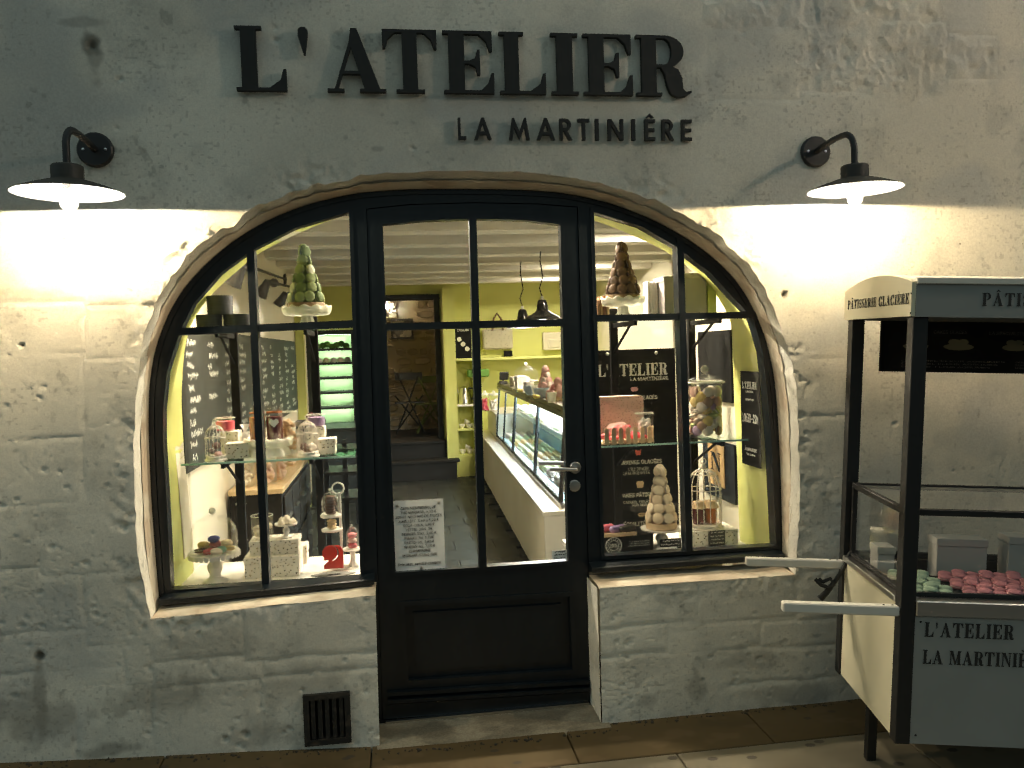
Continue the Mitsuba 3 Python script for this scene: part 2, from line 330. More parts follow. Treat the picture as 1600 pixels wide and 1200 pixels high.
def serif(ch):
    """A didone capital, one unit tall: (polygon, advance)."""
    base = {'Â': 'A', 'Ê': 'E', 'È': 'E', 'É': 'E'}.get(ch, ch)
    if base == 'L':
        g, w = stem(0.09) + [sbox(0.09, 0, 0.76, TH), hang(0.77, True, False, 0.34, 0.26)], 0.80
    elif base == 'I':
        g, w = stem(0.09), 0.42
    elif base == 'T':
        g, w = [sbox(0.31, 0, 0.31 + ST, 1), sbox(0.2, 0, 0.42 + ST, TH), sbox(0, 1 - TH, 0.86, 1), hang(0.86, False, False), hang(0, False, True)], 0.88
    elif base == 'E':
        g, w = stem(0.09) + [sbox(0.09, 0, 0.77, TH), sbox(0.09, 1 - TH, 0.75, 1), hang(0.77, True, False, 0.33), hang(0.75, False, False, 0.32), sbox(0.3, 0.5 - TH / 2, 0.5, 0.5 + TH / 2),
                             Polygon([(0.56, 0.3), (0.56, 0.70), (0.52, 0.70), (0.49, 0.57), (0.40, 0.525), (0.40, 0.475), (0.49, 0.43), (0.52, 0.3)])], 0.82
    elif base in 'RP':
        bowl = unary_union([ell(0.46, 0.735, 0.31, 0.265), sbox(0.2, 0.47, 0.46, 1)]).difference(unary_union([ell(0.45, 0.735, 0.125, 0.215), sbox(0.3, 0.52, 0.45, 0.95)]))
        g, w = stem(0.09) + [bowl], 0.80
        if base == 'R':
            leg = Polygon([(0.36, 0.52), (0.40, 0.47), (0.46, 0.36), (0.50, 0.16), (0.56, 0.03), (0.66, -0.02), (0.80, 0.0), (0.89, 0.06), (0.89, 0.09), (0.80, 0.07), (0.755, 0.12), (0.74, 0.30), (0.68, 0.44), (0.55, 0.51)])
            g, w = g + [leg], 0.88
    elif base == 'A':
        g, w = [Polygon([(0.10, 0), (0.155, 0), (0.475, 0.93), (0.44, 1.0)]), Polygon([(0.40, 1), (0.50, 1), (0.87, 0), (0.62, 0), (0.37, 0.80)]), sbox(0.2, 0.28, 0.68, 0.28 + TH), sbox(0, 0, 0.27, TH), sbox(0.52, 0, 0.95, TH)], 0.96
    elif base == 'M':
        g, w = [sbox(0.10, 0, 0.155, 1), sbox(0, 0, 0.26, TH), sbox(0, 1 - TH, 0.2, 1), Polygon([(0.08, 1), (0.32, 1), (0.60, 0.1), (0.52, 0)]), Polygon([(0.52, 0), (0.58, 0), (0.90, 1), (0.84, 1)]),
                sbox(0.78, 0, 0.78 + ST * 0.9, 1), sbox(0.69, 0, 1.09, TH), sbox(0.8, 1 - TH, 1.09, 1)], 1.1
    elif base == 'N':
        g, w = [sbox(0.10, 0, 0.155, 1), sbox(0, 0, 0.26, TH), sbox(0, 1 - TH, 0.2, 1), Polygon([(0.08, 1), (0.33, 1), (0.80, 0.05), (0.80, 0), (0.72, 0)]), sbox(0.74, 0, 0.795, 1), sbox(0.64, 1 - TH, 0.9, 1)], 0.92
    elif base in 'CG':
        ring = ell(0.44, 0.5, 0.44, 0.52).difference(ell(0.47, 0.5, 0.245, 0.465)).difference(Polygon([(0.5, 0.34), (1.2, 0.2), (1.2, 0.8), (0.5, 0.68)]))
        g, w = [ring, Polygon([(0.80, 0.62), (0.84, 0.62), (0.84, 1.0), (0.80, 1.0), (0.70, 0.86)])], 0.9
        g.append(unary_union([sbox(0.62, 0.0, 0.82, 0.44), sbox(0.54, 0.40, 0.9, 0.45)]) if base == 'G' else Polygon([(0.84, 0.34), (0.79, 0.34), (0.66, 0.10), (0.74, 0.06)]))
    elif base == 'S':
        a = np.linspace(0, 1, 25)
        pts = [(0.33 + 0.24 * math.cos(0.35 + t * 4.0), 0.745 + 0.215 * math.sin(0.35 + t * 4.0)) for t in np.linspace(0, 1, 12)]
        pts += [(0.33 + 0.25 * math.cos(1.35 - t * 4.15), 0.26 + 0.225 * math.sin(1.35 - t * 4.15)) for t in np.linspace(0.05, 1, 12)]
        ws = [0.06 + 0.15 * math.exp(-((i - 11.5) / 3.6) ** 2) for i in range(len(pts))]
        g, w = [swept(pts, ws), Polygon([(0.54, 0.70), (0.58, 0.70), (0.58, 0.98), (0.55, 0.98)]), Polygon([(0.06, 0.02), (0.09, 0.02), (0.11, 0.3), (0.06, 0.32)])], 0.66
    elif base == "'":
        g, w = [Polygon([(0.05, 0.96), (0.08, 1), (0.13, 1), (0.16, 0.96), (0.16, 0.88), (0.125, 0.58), (0.105, 0.58), (0.05, 0.86)])], 0.3
    else:
        return None, 0.36
    cx = w / 2
    if ch in 'ÂÊ':
        g = g + [Polygon([(cx - 0.2, 1.08), (cx, 1.27), (cx + 0.2, 1.08), (cx + 0.11, 1.08), (cx, 1.17), (cx - 0.11, 1.08)])]
    if ch == 'È':
        g = g + [Polygon([(cx - 0.18, 1.25), (cx - 0.05, 1.27), (cx + 0.06, 1.08), (cx, 1.08)])]
    if ch == 'É':
        g = g + [Polygon([(cx + 0.18, 1.25), (cx + 0.05, 1.27), (cx - 0.06, 1.08), (cx, 1.08)])]
    return unary_union(g), w

def serif_line(s, gap=0.08):
    out, x = [], 0.0
    for ch in s:
        g, w = serif(ch)
        if g is not None:
            out.append(affinity.translate(g, x, 0))
        x += w + gap
    return unary_union(out)

def serif_text(s, h, width, depth=0.0015, gap=0.08, fat=0.0):
    g = serif_line(s, gap).buffer(fat)
    b = g.bounds
    g = affinity.affine_transform(g, [width / (b[2] - b[0]), 0, 0, h, -b[0] * width / (b[2] - b[0]), 0])
    return flat(g, depth)

def sans(ch):
    s = 0.15
    bar = lambda *p: LineString(p).buffer(s / 2, cap_style=2, join_style=2)
    h = s / 2
    g, w = {
        'L': ([bar((h, 0), (h, 1)), bar((0, h), (0.46, h))], 0.46),
        'A': ([Polygon([(0, 0), (0.16, 0), (0.40, 0.72), (0.64, 0), (0.80, 0), (0.46, 1.02), (0.34, 1.02)]), bar((0.2, 0.30), (0.6, 0.30))], 0.80),
        'M': ([Polygon([(0, 0), (0.15, 0), (0.24, 0.58), (0.48, 0.0), (0.72, 0.58), (0.81, 0), (0.96, 0), (0.80, 1.02), (0.72, 1.02), (0.48, 0.38), (0.24, 1.02), (0.16, 1.02)])], 0.96),
        'R': ([bar((h, 0), (h, 1)), ell(0.28, 0.71, 0.29, 0.29).union(sbox(0, 0.42, 0.28, 1)).difference(ell(0.27, 0.71, 0.14, 0.15).union(sbox(0.1, 0.56, 0.27, 0.86))), Polygon([(0.18, 0.45), (0.36, 0.45), (0.62, 0), (0.43, 0)])], 0.62),
        'T': ([bar((0.28, 0), (0.28, 1)), bar((0, 1 - h), (0.56, 1 - h))], 0.56),
        'I': ([bar((h, 0), (h, 1))], s),
        'N': ([bar((h, 0), (h, 1)), bar((0.66, 0), (0.66, 1)), Polygon([(0, 1), (0.17, 1), (0.735, 0), (0.57, 0)])], 0.735),
        'E': ([bar((h, 0), (h, 1)), bar((0, h), (0.5, h)), bar((0, 0.5), (0.47, 0.5)), bar((0, 1 - h), (0.5, 1 - h))], 0.5)}['E' if ch == 'Ê' else ch]
    if ch == 'Ê':
        g = g + [Polygon([(0.05, 1.08), (0.25, 1.28), (0.45, 1.08), (0.33, 1.08), (0.25, 1.17), (0.17, 1.08)])]
    return unary_union(g), w

# ------------------------------------------------------------------ the facade
RIM = [(-0.978, 0.585), (-0.994, 0.696), (-1.013, 0.888), (-1.011, 1.14), (-1, 1.365), (-0.983, 1.515), (-0.957, 1.663), (-0.907, 1.811), (-0.843, 1.922), (-0.755, 2.02), (-0.642, 2.11), (-0.505, 2.192), (-0.355, 2.253), (-0.179, 2.301), (-0.001, 2.323), (0.257, 2.336), (0.467, 2.336), (0.681, 2.322), (0.87, 2.288), (1.062, 2.234), (1.229, 2.166), (1.369, 2.083), (1.482, 1.994), (1.567, 1.902), (1.638, 1.777), (1.694, 1.637), (1.736, 1.496), (1.753, 1.327), (1.759, 1.13), (1.753, 0.848), (1.727, 0.57)]
FRAME_OUT = [(-0.989, 0.59), (-0.996, 0.819), (-1, 1.086), (-0.998, 1.298), (-0.99, 1.456), (-0.965, 1.613), (-0.914, 1.756), (-0.84, 1.885), (-0.733, 2.001), (-0.601, 2.105), (-0.43, 2.196), (-0.244, 2.255), (-0.084, 2.284), (0.159, 2.297), (0.433, 2.295), (0.714, 2.283), (0.914, 2.249), (1.116, 2.183), (1.291, 2.096), (1.439, 1.994), (1.558, 1.877), (1.646, 1.73), (1.699, 1.583), (1.732, 1.406), (1.746, 1.17), (1.753, 0.873), (1.754, 0.598)]
INNER = [(-0.962, 0.537), (-0.96, 0.653), (-0.969, 1.009), (-0.978, 1.191), (-0.978, 1.371), (-0.964, 1.565), (-0.937, 1.714), (-0.868, 1.846), (-0.777, 1.946), (-0.702, 2.01), (-0.608, 2.086), (-0.491, 2.148), (-0.341, 2.215), (-0.175, 2.271), (0.116, 2.321), (0.426, 2.337), (0.742, 2.304), (1.018, 2.233), (1.253, 2.141), (1.431, 2.049), (1.574, 1.933), (1.674, 1.817), (1.733, 1.678), (1.734, 1.586), (1.739, 1.323), (1.745, 1.117), (1.752, 0.65), (1.756, 0.54)]
SILL_Z, STEP_Z = 0.6, 0.0
DOOR_X0, DOOR_X1 = -0.113, 0.830
rim = spline(RIM, 220)
# the rim of the opening is broken plaster: push it about, more along the shoulders of the arch
t = np.linspace(0, 1, len(rim))
nrm = np.stack([-np.gradient(rim[:, 1]), np.gradient(rim[:, 0])], 1); nrm /= np.linalg.norm(nrm, axis=1, keepdims=True)
rough = np.exp(-((t - 0.33) / 0.09) ** 2) + np.exp(-((t - 0.70) / 0.10) ** 2) + 0.25
jag = (meshkit.fbm(np.stack([rim[:, 0] * 22, rim[:, 1] * 22, t * 0], 1), 4, seed=3) - 0.5) * 0.042 * rough
rim_j = rim + nrm * jag[:, None]
rim_j[0], rim_j[-1] = rim[0], rim[-1]
SILL_L = [(-0.978, 0.585), (-0.1, 0.616)]
SILL_R = [(0.84, 0.576), (1.727, 0.57)]
GROUND = lambda x: np.where(np.asarray(x) < -0.1, -0.012 - 0.056 * (np.asarray(x) + 0.1), -0.012)
opening = Polygon(list(map(tuple, rim_j)) + [SILL_R[1], SILL_R[0], (DOOR_X1, -0.5), (DOOR_X0, -0.5), SILL_L[1], SILL_L[0]]).buffer(0)

BLOCKS = [(-2.521, -1.148, 1.846, 2.189), (-2.538, -1.163, 1.646, 1.846), (-1.163, -0.966, 1.62, 1.827), (-2.554, -1.176, 1.319, 1.646), (-1.174, -0.985, 1.354, 1.62), (-1.189, -0.999, 1.022, 1.354), (-2.573, -1.191, 1.071, 1.319), (-2.588, -1.369, 0.82, 1.075), (-1.368, -0.97, 0.785, 1.026), (-2.603, -1.216, 0.571, 0.838), (-1.216, -0.973, 0.501, 0.792), (-2.616, -1.084, 0.413, 0.565), (-1.084, -0.983, 0.337, 0.495), (-0.978, -0.623, 0.417, 0.604), (-0.622, -0.081, 0.389, 0.622), (-0.985, -0.558, 0.313, 0.413), (-0.556, -0.087, 0.322, 0.385), (-2.634, -1.268, -0.005, 0.42), (-1.268, -0.988, -0.098, 0.344), (-0.988, -0.57, -0.137, 0.312), (-0.569, -0.098, -0.186, 0.322), (0.834, 1.28, 0.402, 0.64), (1.28, 1.731, 0.383, 0.637), (1.731, 2.004, 0.365, 0.583), (0.829, 1.14, 0.279, 0.407), (1.14, 1.563, 0.265, 0.394), (1.564, 2.002, 0.251, 0.372), (0.818, 1.348, -0.343, 0.27), (1.355, 1.999, 0.105, 0.26), (1.348, 1.995, -0.293, 0.105), (1.734, 1.992, 1.267, 1.52), (1.729, 1.988, 1.035, 1.267), (1.725, 1.984, 0.779, 1.035), (1.72, 1.98, 0.585, 0.779), (2.001, 3.175, -0.089, 0.504), (1.38, 1.796, 2.639, 2.936), (1.796, 2.154, 2.679, 2.937), (2.154, 2.485, 2.667, 2.983), (2.485, 2.742, 2.744, 2.94), (1.364, 1.831, 2.949, 3.217), (1.831, 2.457, 2.962, 3.236)]
ERODED = set(range(36, 42))
GX0, GX1, GZ0, GZ1, GS = -2.6, 4.4, -0.5, 3.7, 0.006
gx, gz = np.arange(GX0, GX1, GS), np.arange(GZ0, GZ1, GS)
XX, ZZ = np.meshgrid(gx, gz, indexing='ij')
q = np.stack([XX * 5, ZZ * 5, XX * 0], -1)
wx = XX + 0.022 * (meshkit.fbm(q, 4, 11) - 0.5); wz = ZZ + 0.020 * (meshkit.fbm(q, 4, 12) - 0.5)
LAB = np.full(XX.shape, -1, int)
for i, (x0, x1, z0, z1) in enumerate(BLOCKS):
    LAB[(LAB < 0) & (wx >= x0) & (wx < x1) & (wz >= z0) & (wz < z1)] = i
edge = np.zeros(LAB.shape, bool)
edge[:-1] |= LAB[:-1] != LAB[1:]; edge[:, :-1] |= LAB[:, :-1] != LAB[:, 1:]
DIST = ndimage.distance_transform_edt(~edge) * GS
p3 = np.stack([XX, ZZ, XX * 0], -1)
fade = np.clip(0.35 + 1.6 * (meshkit.fbm(p3 * 3.1, 3, 21) - 0.42) * 2, 0.12, 1.0)          # joints come and go under the wash
stone = ndimage.gaussian_filter((LAB >= 0).astype(float), 6)
Hgt = 0.020 * (meshkit.fbm(p3 * 1.6, 3, 31) - 0.5) + 0.0022 * (meshkit.fbm(p3 * 9, 3, 32) - 0.5) * (0.45 + 0.5 * stone)
Hgt -= 0.0033 * fade * np.exp(-(DIST / 0.012) ** 2) + 0.0022 * fade * np.exp(-(DIST / 0.004) ** 2)
rp = np.random.default_rng(3)
dens = meshkit.fbm(p3 * 2.6, 3, 42)
for k in range(7500):                                   # worm holes and lost grains in the soft stone: lens shaped, each its own size
    i0, j0 = int(rp.integers(150, LAB.shape[0] - 260)), int(rp.integers(60, LAB.shape[1] - 60))
    in_stone = LAB[i0, j0] >= 0
    if rp.random() > (np.clip((dens[i0, j0] - 0.38) * 4, 0.05, 1) if in_stone else 0.05): continue
    big = rp.random() ** 5
    a_, b_, d_ = 0.004 + 0.009 * big, 0.0034 + 0.004 * big, 0.0035 + 0.008 * big
    w_ = 6
    sl = (slice(i0 - w_, i0 + w_ + 1), slice(j0 - w_, j0 + w_ + 1))
    th = rp.normal(0, 0.35); dx_, dz_ = XX[sl] - XX[i0, j0], ZZ[sl] - ZZ[i0, j0]
    u_, v_ = dx_ * np.cos(th) + dz_ * np.sin(th), dz_ * np.cos(th) - dx_ * np.sin(th)
    Hgt[sl] -= d_ * np.exp(-((u_ / a_) ** 2 + (v_ / b_) ** 2) ** 1.5)
er = ndimage.gaussian_filter(np.isin(LAB, list(ERODED)).astype(float), 4)
Hgt += er * (0.006 - 0.030 * np.abs(meshkit.fbm(p3 * np.array([26, 20, 1]), 4, 51) - 0.5) - 0.012 * np.clip((meshkit.noise(p3 * 13, 52) - 0.55) / 0.2, 0, 1))
shoulder = shapely.distance(shapely.points(XX[::4, ::4], ZZ[::4, ::4]), opening)
shoulder = ndimage.zoom(shoulder, (XX.shape[0] / shoulder.shape[0], XX.shape[1] / shoulder.shape[1]), order=1)[:XX.shape[0], :XX.shape[1]]
torn = np.clip((np.abs(XX - 0.42) - 0.5) / 0.25, 0.12, 1) * np.exp(-(shoulder / 0.07) ** 2) * np.clip((meshkit.fbm(p3 * 6, 2, 62) - 0.40) * 5, 0, 1)
Hgt += -0.016 * torn * np.clip((meshkit.fbm(p3 * 26, 3, 61) - 0.44) / 0.2, 0, 1)
for cx, cz, r in [(*(-1.391, 0.474), 0.014), (*(-1.23, 2.078), 0.008), (*(1.703, 1.803), 0.010), (*(-1.085, 2.811), 0.012), (*(-1.055, 0.959), 0.013),
                  (*(-0.716, 0.078), 0.008), (*(-0.634, 0.085), 0.008), (*(1.9, 0.61), 0.012), (*(-1.395, 1.677), 0.006)]:
    Hgt -= 0.03 * np.exp(-((XX - cx) ** 2 + (ZZ - cz) ** 2) / r ** 2)

def sample(field, x, z, order=1):
    return ndimage.map_coordinates(field, [(np.asarray(x) - GX0) / GS, (np.asarray(z) - GZ0) / GS], order=order, mode='nearest')

fine = 0.0075
fx, fz = np.meshgrid(np.arange(-1.75, 3.1, fine), np.arange(-0.12, 3.25, fine * 1.02), indexing='ij')
pts = np.stack([fx.ravel(), fz.ravel()], 1) + rng.uniform(-0.0018, 0.0018, (fx.size, 2))
far = np.stack([a.ravel() for a in np.meshgrid(np.arange(-2.55, 4.35, 0.08), np.arange(-0.45, 3.65, 0.08), indexing='ij')], 1)
far = far[(far[:, 0] < -1.77) | (far[:, 0] > 3.12) | (far[:, 1] < -0.14) | (far[:, 1] > 3.27)]
VENT = (-0.405, -0.219, 0.024, 0.233)
vent_hole = sbox(VENT[0] + 0.004, VENT[2] + 0.004, VENT[1] - 0.004, VENT[3] - 0.004)
hole = unary_union([opening, vent_hole])
bp = []
for g in polys(hole):
    ring = g.exterior
    bp += [np.array(ring.interpolate(s).coords[0]) for s in np.arange(0, ring.length, 0.006)]
bp = np.array(bp)
pts = np.vstack([pts, far]); sp = shapely.points(pts)
pts = pts[(~shapely.contains(hole, sp)) & (shapely.distance(hole.boundary, sp) > 0.004)]
pts = np.vstack([bp, pts])
tri = Delaunay(pts).simplices
cen = pts[tri].mean(1)
tri = tri[~shapely.contains(hole, shapely.points(cen))]
a, b, c = pts[tri[:, 0]], pts[tri[:, 1]], pts[tri[:, 2]]
ar = (b[:, 0] - a[:, 0]) * (c[:, 1] - a[:, 1]) - (b[:, 1] - a[:, 1]) * (c[:, 0] - a[:, 0])
tri = np.where((ar < 0)[:, None], tri[:, [0, 2, 1]], tri)
tri = tri[np.abs(ar) > 1e-9]
v3 = np.stack([pts[:, 0], -sample(Hgt, pts[:, 0], pts[:, 1]), pts[:, 1]], 1)
tl = LAB[np.clip(((pts[tri].mean(1)[:, 0] - GX0) / GS).round().astype(int), 0, LAB.shape[0] - 1), np.clip(((pts[tri].mean(1)[:, 1] - GZ0) / GS).round().astype(int), 0, LAB.shape[1] - 1)]
FACADE = thing('facade_wall', 'rough limewashed stone wall with a wide arched shopfront opening in it', 'wall')
def sub(sel):
    f = tri[sel]; u, inv = np.unique(f, return_inverse=True)
    return trimesh.Trimesh(v3[u], inv.reshape(f.shape), process=False)
part(FACADE, 'plaster', sub(tl < 0), LIMEWASH, True)
for i in range(len(BLOCKS)):
    if (tl == i).sum() > 40:
        part(FACADE, 'stone_block', sub(tl == i), LIMEWASH, True)
# the reveal: a torn edge, a step, then a smooth quarter band down to the frame
out = spline(FRAME_OUT, 220)
rows = []
prof = [(0.0, 0.0), (0.06, 0.03), (0.20, 0.06), (0.36, 0.09), (0.44, 0.098), (0.50, 0.088), (0.56, 0.082), (0.62, 0.092), (0.80, 0.13), (1.0, 0.19)]
yr = -sample(Hgt, rim_j[:, 0], rim_j[:, 1])
for k, (w, y) in enumerate(prof):
    p = rim_j * (1 - w) + out * w
    nn = meshkit.fbm(np.stack([p[:, 0] * 16, p[:, 1] * 16, np.full(len(p), w * 4)], 1), 4, 71) - 0.5
    amp = 0 if k == 0 else (0.034 if w < 0.6 else 0.007)
    yy = y + nn * amp * (0.35 + rough) + (yr if k == 0 else 0)
    sh = nrm * (nn * (0.02 if 0 < w < 0.6 else 0.0) * rough)[:, None]
    rows.append(np.stack([p[:, 0] + sh[:, 0], yy, p[:, 1] + sh[:, 1]], 1))
part(FACADE, 'broken_plaster_edge', loft(rows[:6]).subdivide(), LIMEWASH, True)
part(FACADE, 'arch_reveal', loft(rows[5:]).subdivide(), STONE_TRIM, True)
# window sills of stone and the jambs of the doorway
def sill(a, b, x_out, x_door, name):
    n = 60
    x = np.linspace(a[0], b[0], n); z = np.linspace(a[1], b[1], n)
    r = []
    for y, dz in ((-0.001, -0.004), (0.012, 0.0), (0.06, 0.002), (0.12, 0.004), (0.20, 0.006)):
        nn = meshkit.fbm(np.stack([x * 12, np.full(n, y * 12), x * 0], 1), 4, 81) - 0.5
        yy = np.full(n, y) + (-sample(Hgt, x, z) if y < 0 else nn * 0.012)
        r.append(np.stack([x, yy, z + dz + nn * 0.012], 1))
    part(FACADE, 'window_sill', loft(r).subdivide(), STONE_TRIM, True)
sill(SILL_L[0], SILL_L[1], 0, 0, 'l'); sill(SILL_R[0], SILL_R[1], 0, 0, 'r')
for x, zt, s in ((DOOR_X0, SILL_L[1][1], 1), (DOOR_X1, SILL_R[0][1], -1)):
    z = np.linspace(-0.06, zt, 40); r = []
    for y in (0.0, 0.03, 0.1, 0.26):
        nn = meshkit.fbm(np.stack([z * 12, np.full(40, y * 12), z * 0], 1), 4, 82 + s) - 0.5
        r.append(np.stack([x + nn * (0.012 if y > 0 else 0), np.full(40, y) - (sample(Hgt, np.full(40, x), z) if y == 0 else 0), z], 1))
    part(FACADE, 'door_jamb', loft(r if s > 0 else r[::-1]), LIMEWASH, True)
# the body of the wall behind the faces, and the lime painted reveal inside
solid = sbox(-3.0, -0.5, 4.4, 3.7).difference(Polygon(list(map(tuple, out)) + [(out[-1][0], SILL_Z - 0.03), (DOOR_X1 + 0.03, SILL_Z - 0.03), (DOOR_X1 + 0.03, -0.6), (DOOR_X0 - 0.03, -0.6), (DOOR_X0 - 0.03, SILL_Z - 0.03), (out[0][0], SILL_Z - 0.03)]).buffer(0.05).union(vent_hole))
part(FACADE, 'core', prism(solid, 0.06, 0.255), LIMEWASH)
inn = spline(INNER, 160); o2 = spline(FRAME_OUT, 160)
cz = np.array([0.4, 1.3]); o3 = o2 + (cz - o2) * 0.015
lim = []
for w in np.linspace(0, 1, 6):
    p = o3 * (1 - w) + inn * w
    lim.append(np.stack([p[:, 0], np.full(len(p), 0.256 + 0.394 * w) , p[:, 1]], 1))
part(FACADE, 'inner_reveal', loft(lim), LIME, True)
inner_face = sbox(-1.4, -0.1, 2.1, 2.9).difference(Polygon(list(map(tuple, inn)) + [(inn[-1][0], 0), (inn[0][0], 0)]).union(sbox(-0.98, -0.2, 1.74, 0.7)))
part(FACADE, 'inner_face', prism(inner_face, 0.50, 0.649), CREAM)

# ------------------------------------------------------------------ pavement
def slab(par, x0, x1, y0, y1, m, gap=0.003, tilt=0.0):
    pts = []
    for x, y in ((x0 + gap, y0 + gap), (x1 - gap, y0 + gap), (x1 - gap, y1 - gap), (x0 + gap, y1 - gap)):
        z = float(GROUND(x)) + 0.016 * y
        pts += [(x, y, z - 0.05), (x, y, z - 0.003)]
        pts += [(x + (0.004 if x < (x0 + x1) / 2 else -0.004), y + (0.004 if y < (y0 + y1) / 2 else -0.004), z)]
    part(par, 'slab', trimesh.convex.convex_hull(np.array(pts)), m)
gxs = np.array([-14, -0.1, 14.0]); gr = []
for y in (-12, 0.24):
    gr.append(np.stack([gxs, np.full(3, float(y)), GROUND(gxs) + 0.016 * y - 0.025], 1))
PAVE = struct('pavement', loft(gr), STREET)
TX = [-0.14, 0.667]
step = TX[1] - TX[0]
for k in range(-3, 4):
    slab(PAVE, TX[0] + k * step, TX[0] + (k + 1) * step, -0.30, 0.05, TAN_SLAB)
for r, (y0, y1) in enumerate(((-0.86, -0.30), (-1.42, -0.86), (-1.98, -1.42))):
    for k in range(-3, 5):
        x0 = 1.06 + 0.37 * r + k * 0.93
        slab(PAVE, x0 - 0.93, x0, y0, y1, GREY_SLAB)
# the threshold stone
n = 40; xs = np.linspace(DOOR_X0 - 0.005, DOOR_X1 + 0.035, n); r = []
for y, z in ((-0.045, -0.03), (-0.05, -0.018), (-0.03, -0.008), (0.05, -0.003), (0.14, 0.0), (0.30, 0.003)):
    nn = meshkit.fbm(np.stack([xs * 10, np.full(n, y * 10), xs * 0], 1), 4, 91) - 0.5
    r.append(np.stack([xs, y + nn * 0.02, z + nn * 0.014], 1))
solo('threshold_stone', cat(loft(r).subdivide(), bx(xs[0], xs[-1], -0.03, 0.3, -0.08, -0.03)), STEP_STONE, 'worn pale stone threshold below the black shop door', 'step', smooth=True)

rg = np.random.default_rng(77); ms = []
for _ in range(260):
    x = rg.uniform(-1.7, 2.6); y = -abs(rg.normal(0, 0.022)) - 0.012
    if DOOR_X0 - 0.02 < x < DOOR_X1 + 0.05: y -= 0.05
    b = trimesh.creation.icosphere(0, rg.uniform(0.002, 0.0075)); b.vertices *= rg.uniform(0.5, 1.3, 3); b.apply_translation((x, y, float(GROUND(x)) + 0.001)); ms.append(b)
g_ = solo('wall_foot_grit', cat(*ms), mat('grit', (0.05, 0.042, 0.03), 0.9), 'scattered dark grit and crumbs along the foot of the wall', 'grit')
labels[g_]['kind'] = 'stuff'
# vent grille in the wall
V = thing('vent_grille', 'square black iron vent grille low in the wall left of the door', 'vent')
x0, x1, z0, z1 = VENT
part(V, 'back_plate', bx(x0, x1, 0.05, 0.058, z0, z1), BLACK_MATT)
fw = 0.022
fr = sbox(x0, z0, x1, z1).difference(sbox(x0 + fw, z0 + fw, x1 - fw, z1 - fw))
part(V, 'frame', prism(fr, -0.022, 0.045), IRON)
for k in range(5):
    u = x0 + fw + (x1 - x0 - 2 * fw) * (k + 0.5) / 5
    if k < 5:
        part(V, 'bar', bx(u - 0.009, u + 0.009, -0.012, 0.006, z0 + fw, z1 - fw, 0.002), IRON)

# ------------------------------------------------------------------ sign letters
top = "L'ATELIER"
TOP_PX = {0: [-0.554, -0.364], 1: [-0.314, -0.277], 2: [-0.208, 0.021], 3: [0.011, 0.226], 4: [0.251, 0.455],
          5: [0.479, 0.668], 6: [0.692, 0.805], 7: [0.827, 1.035], 8: [1.052, 1.289]}
zb, zt = 2.640, 2.888
names = {0: 'tall black serif letter L before the apostrophe, first of the upper sign line', 1: 'small black drop shaped apostrophe of the upper sign line', 2: 'tall black serif letter A of the upper sign line, after the apostrophe',
         3: 'tall black serif letter T of the upper sign line', 4: 'tall black serif letter E between T and L of the upper sign line', 5: 'tall black serif letter L between E and I of the upper sign line',
         6: 'narrow black serif letter I of the upper sign line', 7: 'tall black serif letter E between I and R of the upper sign line', 8: 'tall black serif letter R closing the upper sign line'}
for i, ch in enumerate(top):
    g, w = serif(ch); b = g.bounds
    X0, X1 = TOP_PX[i]
    s = zt - zb
    if ch == "'":
        s_x = (X1 - X0) / (b[2] - b[0]); g = affinity.affine_transform(g, [s_x, 0, 0, s, X0 - b[0] * s_x, zb])
    else:
        s_x = (X1 - X0) / (b[2] - b[0]); g = affinity.affine_transform(g, [s_x, 0, 0, s, X0 - b[0] * s_x, zb])
    solo('sign_letter' if ch != "'" else 'sign_apostrophe', prism(g, -0.030, -0.008), BLACK_MATT, names[i], 'sign letter', 'black letters of the upper sign line')
low = 'LA MARTINIÊRE'
LOWX = [0.302, 0.367, 0.51, 0.624, 0.721, 0.797, 0.871, 0.925, 1.027, 1.083, 1.158, 1.243]
LOWW = [0.032, 0.071, 0.085, 0.077, 0.053, 0.05, 0.015, 0.066, 0.015, 0.045, 0.053, 0.045]
zb, s = 2.457, 0.087
seq = [c for c in low if c != ' ']
for i, ch in enumerate(seq):
    g, w = sans(ch); b = g.bounds
    k = LOWW[i] / (b[2] - b[0])
    g = affinity.affine_transform(g, [k, 0, 0, s, LOWX[i], zb])
    lb = f'small black capital {ch} of the lower sign line, ' + (f'first letter' if i == 0 else f'last letter' if i == len(seq) - 1 else f'between {seq[i-1]} and {seq[i+1]}')
    solo('sign_letter', prism(g, -0.024, -0.008), BLACK_MATT, lb, 'sign letter', 'small black letters of the lower sign line')

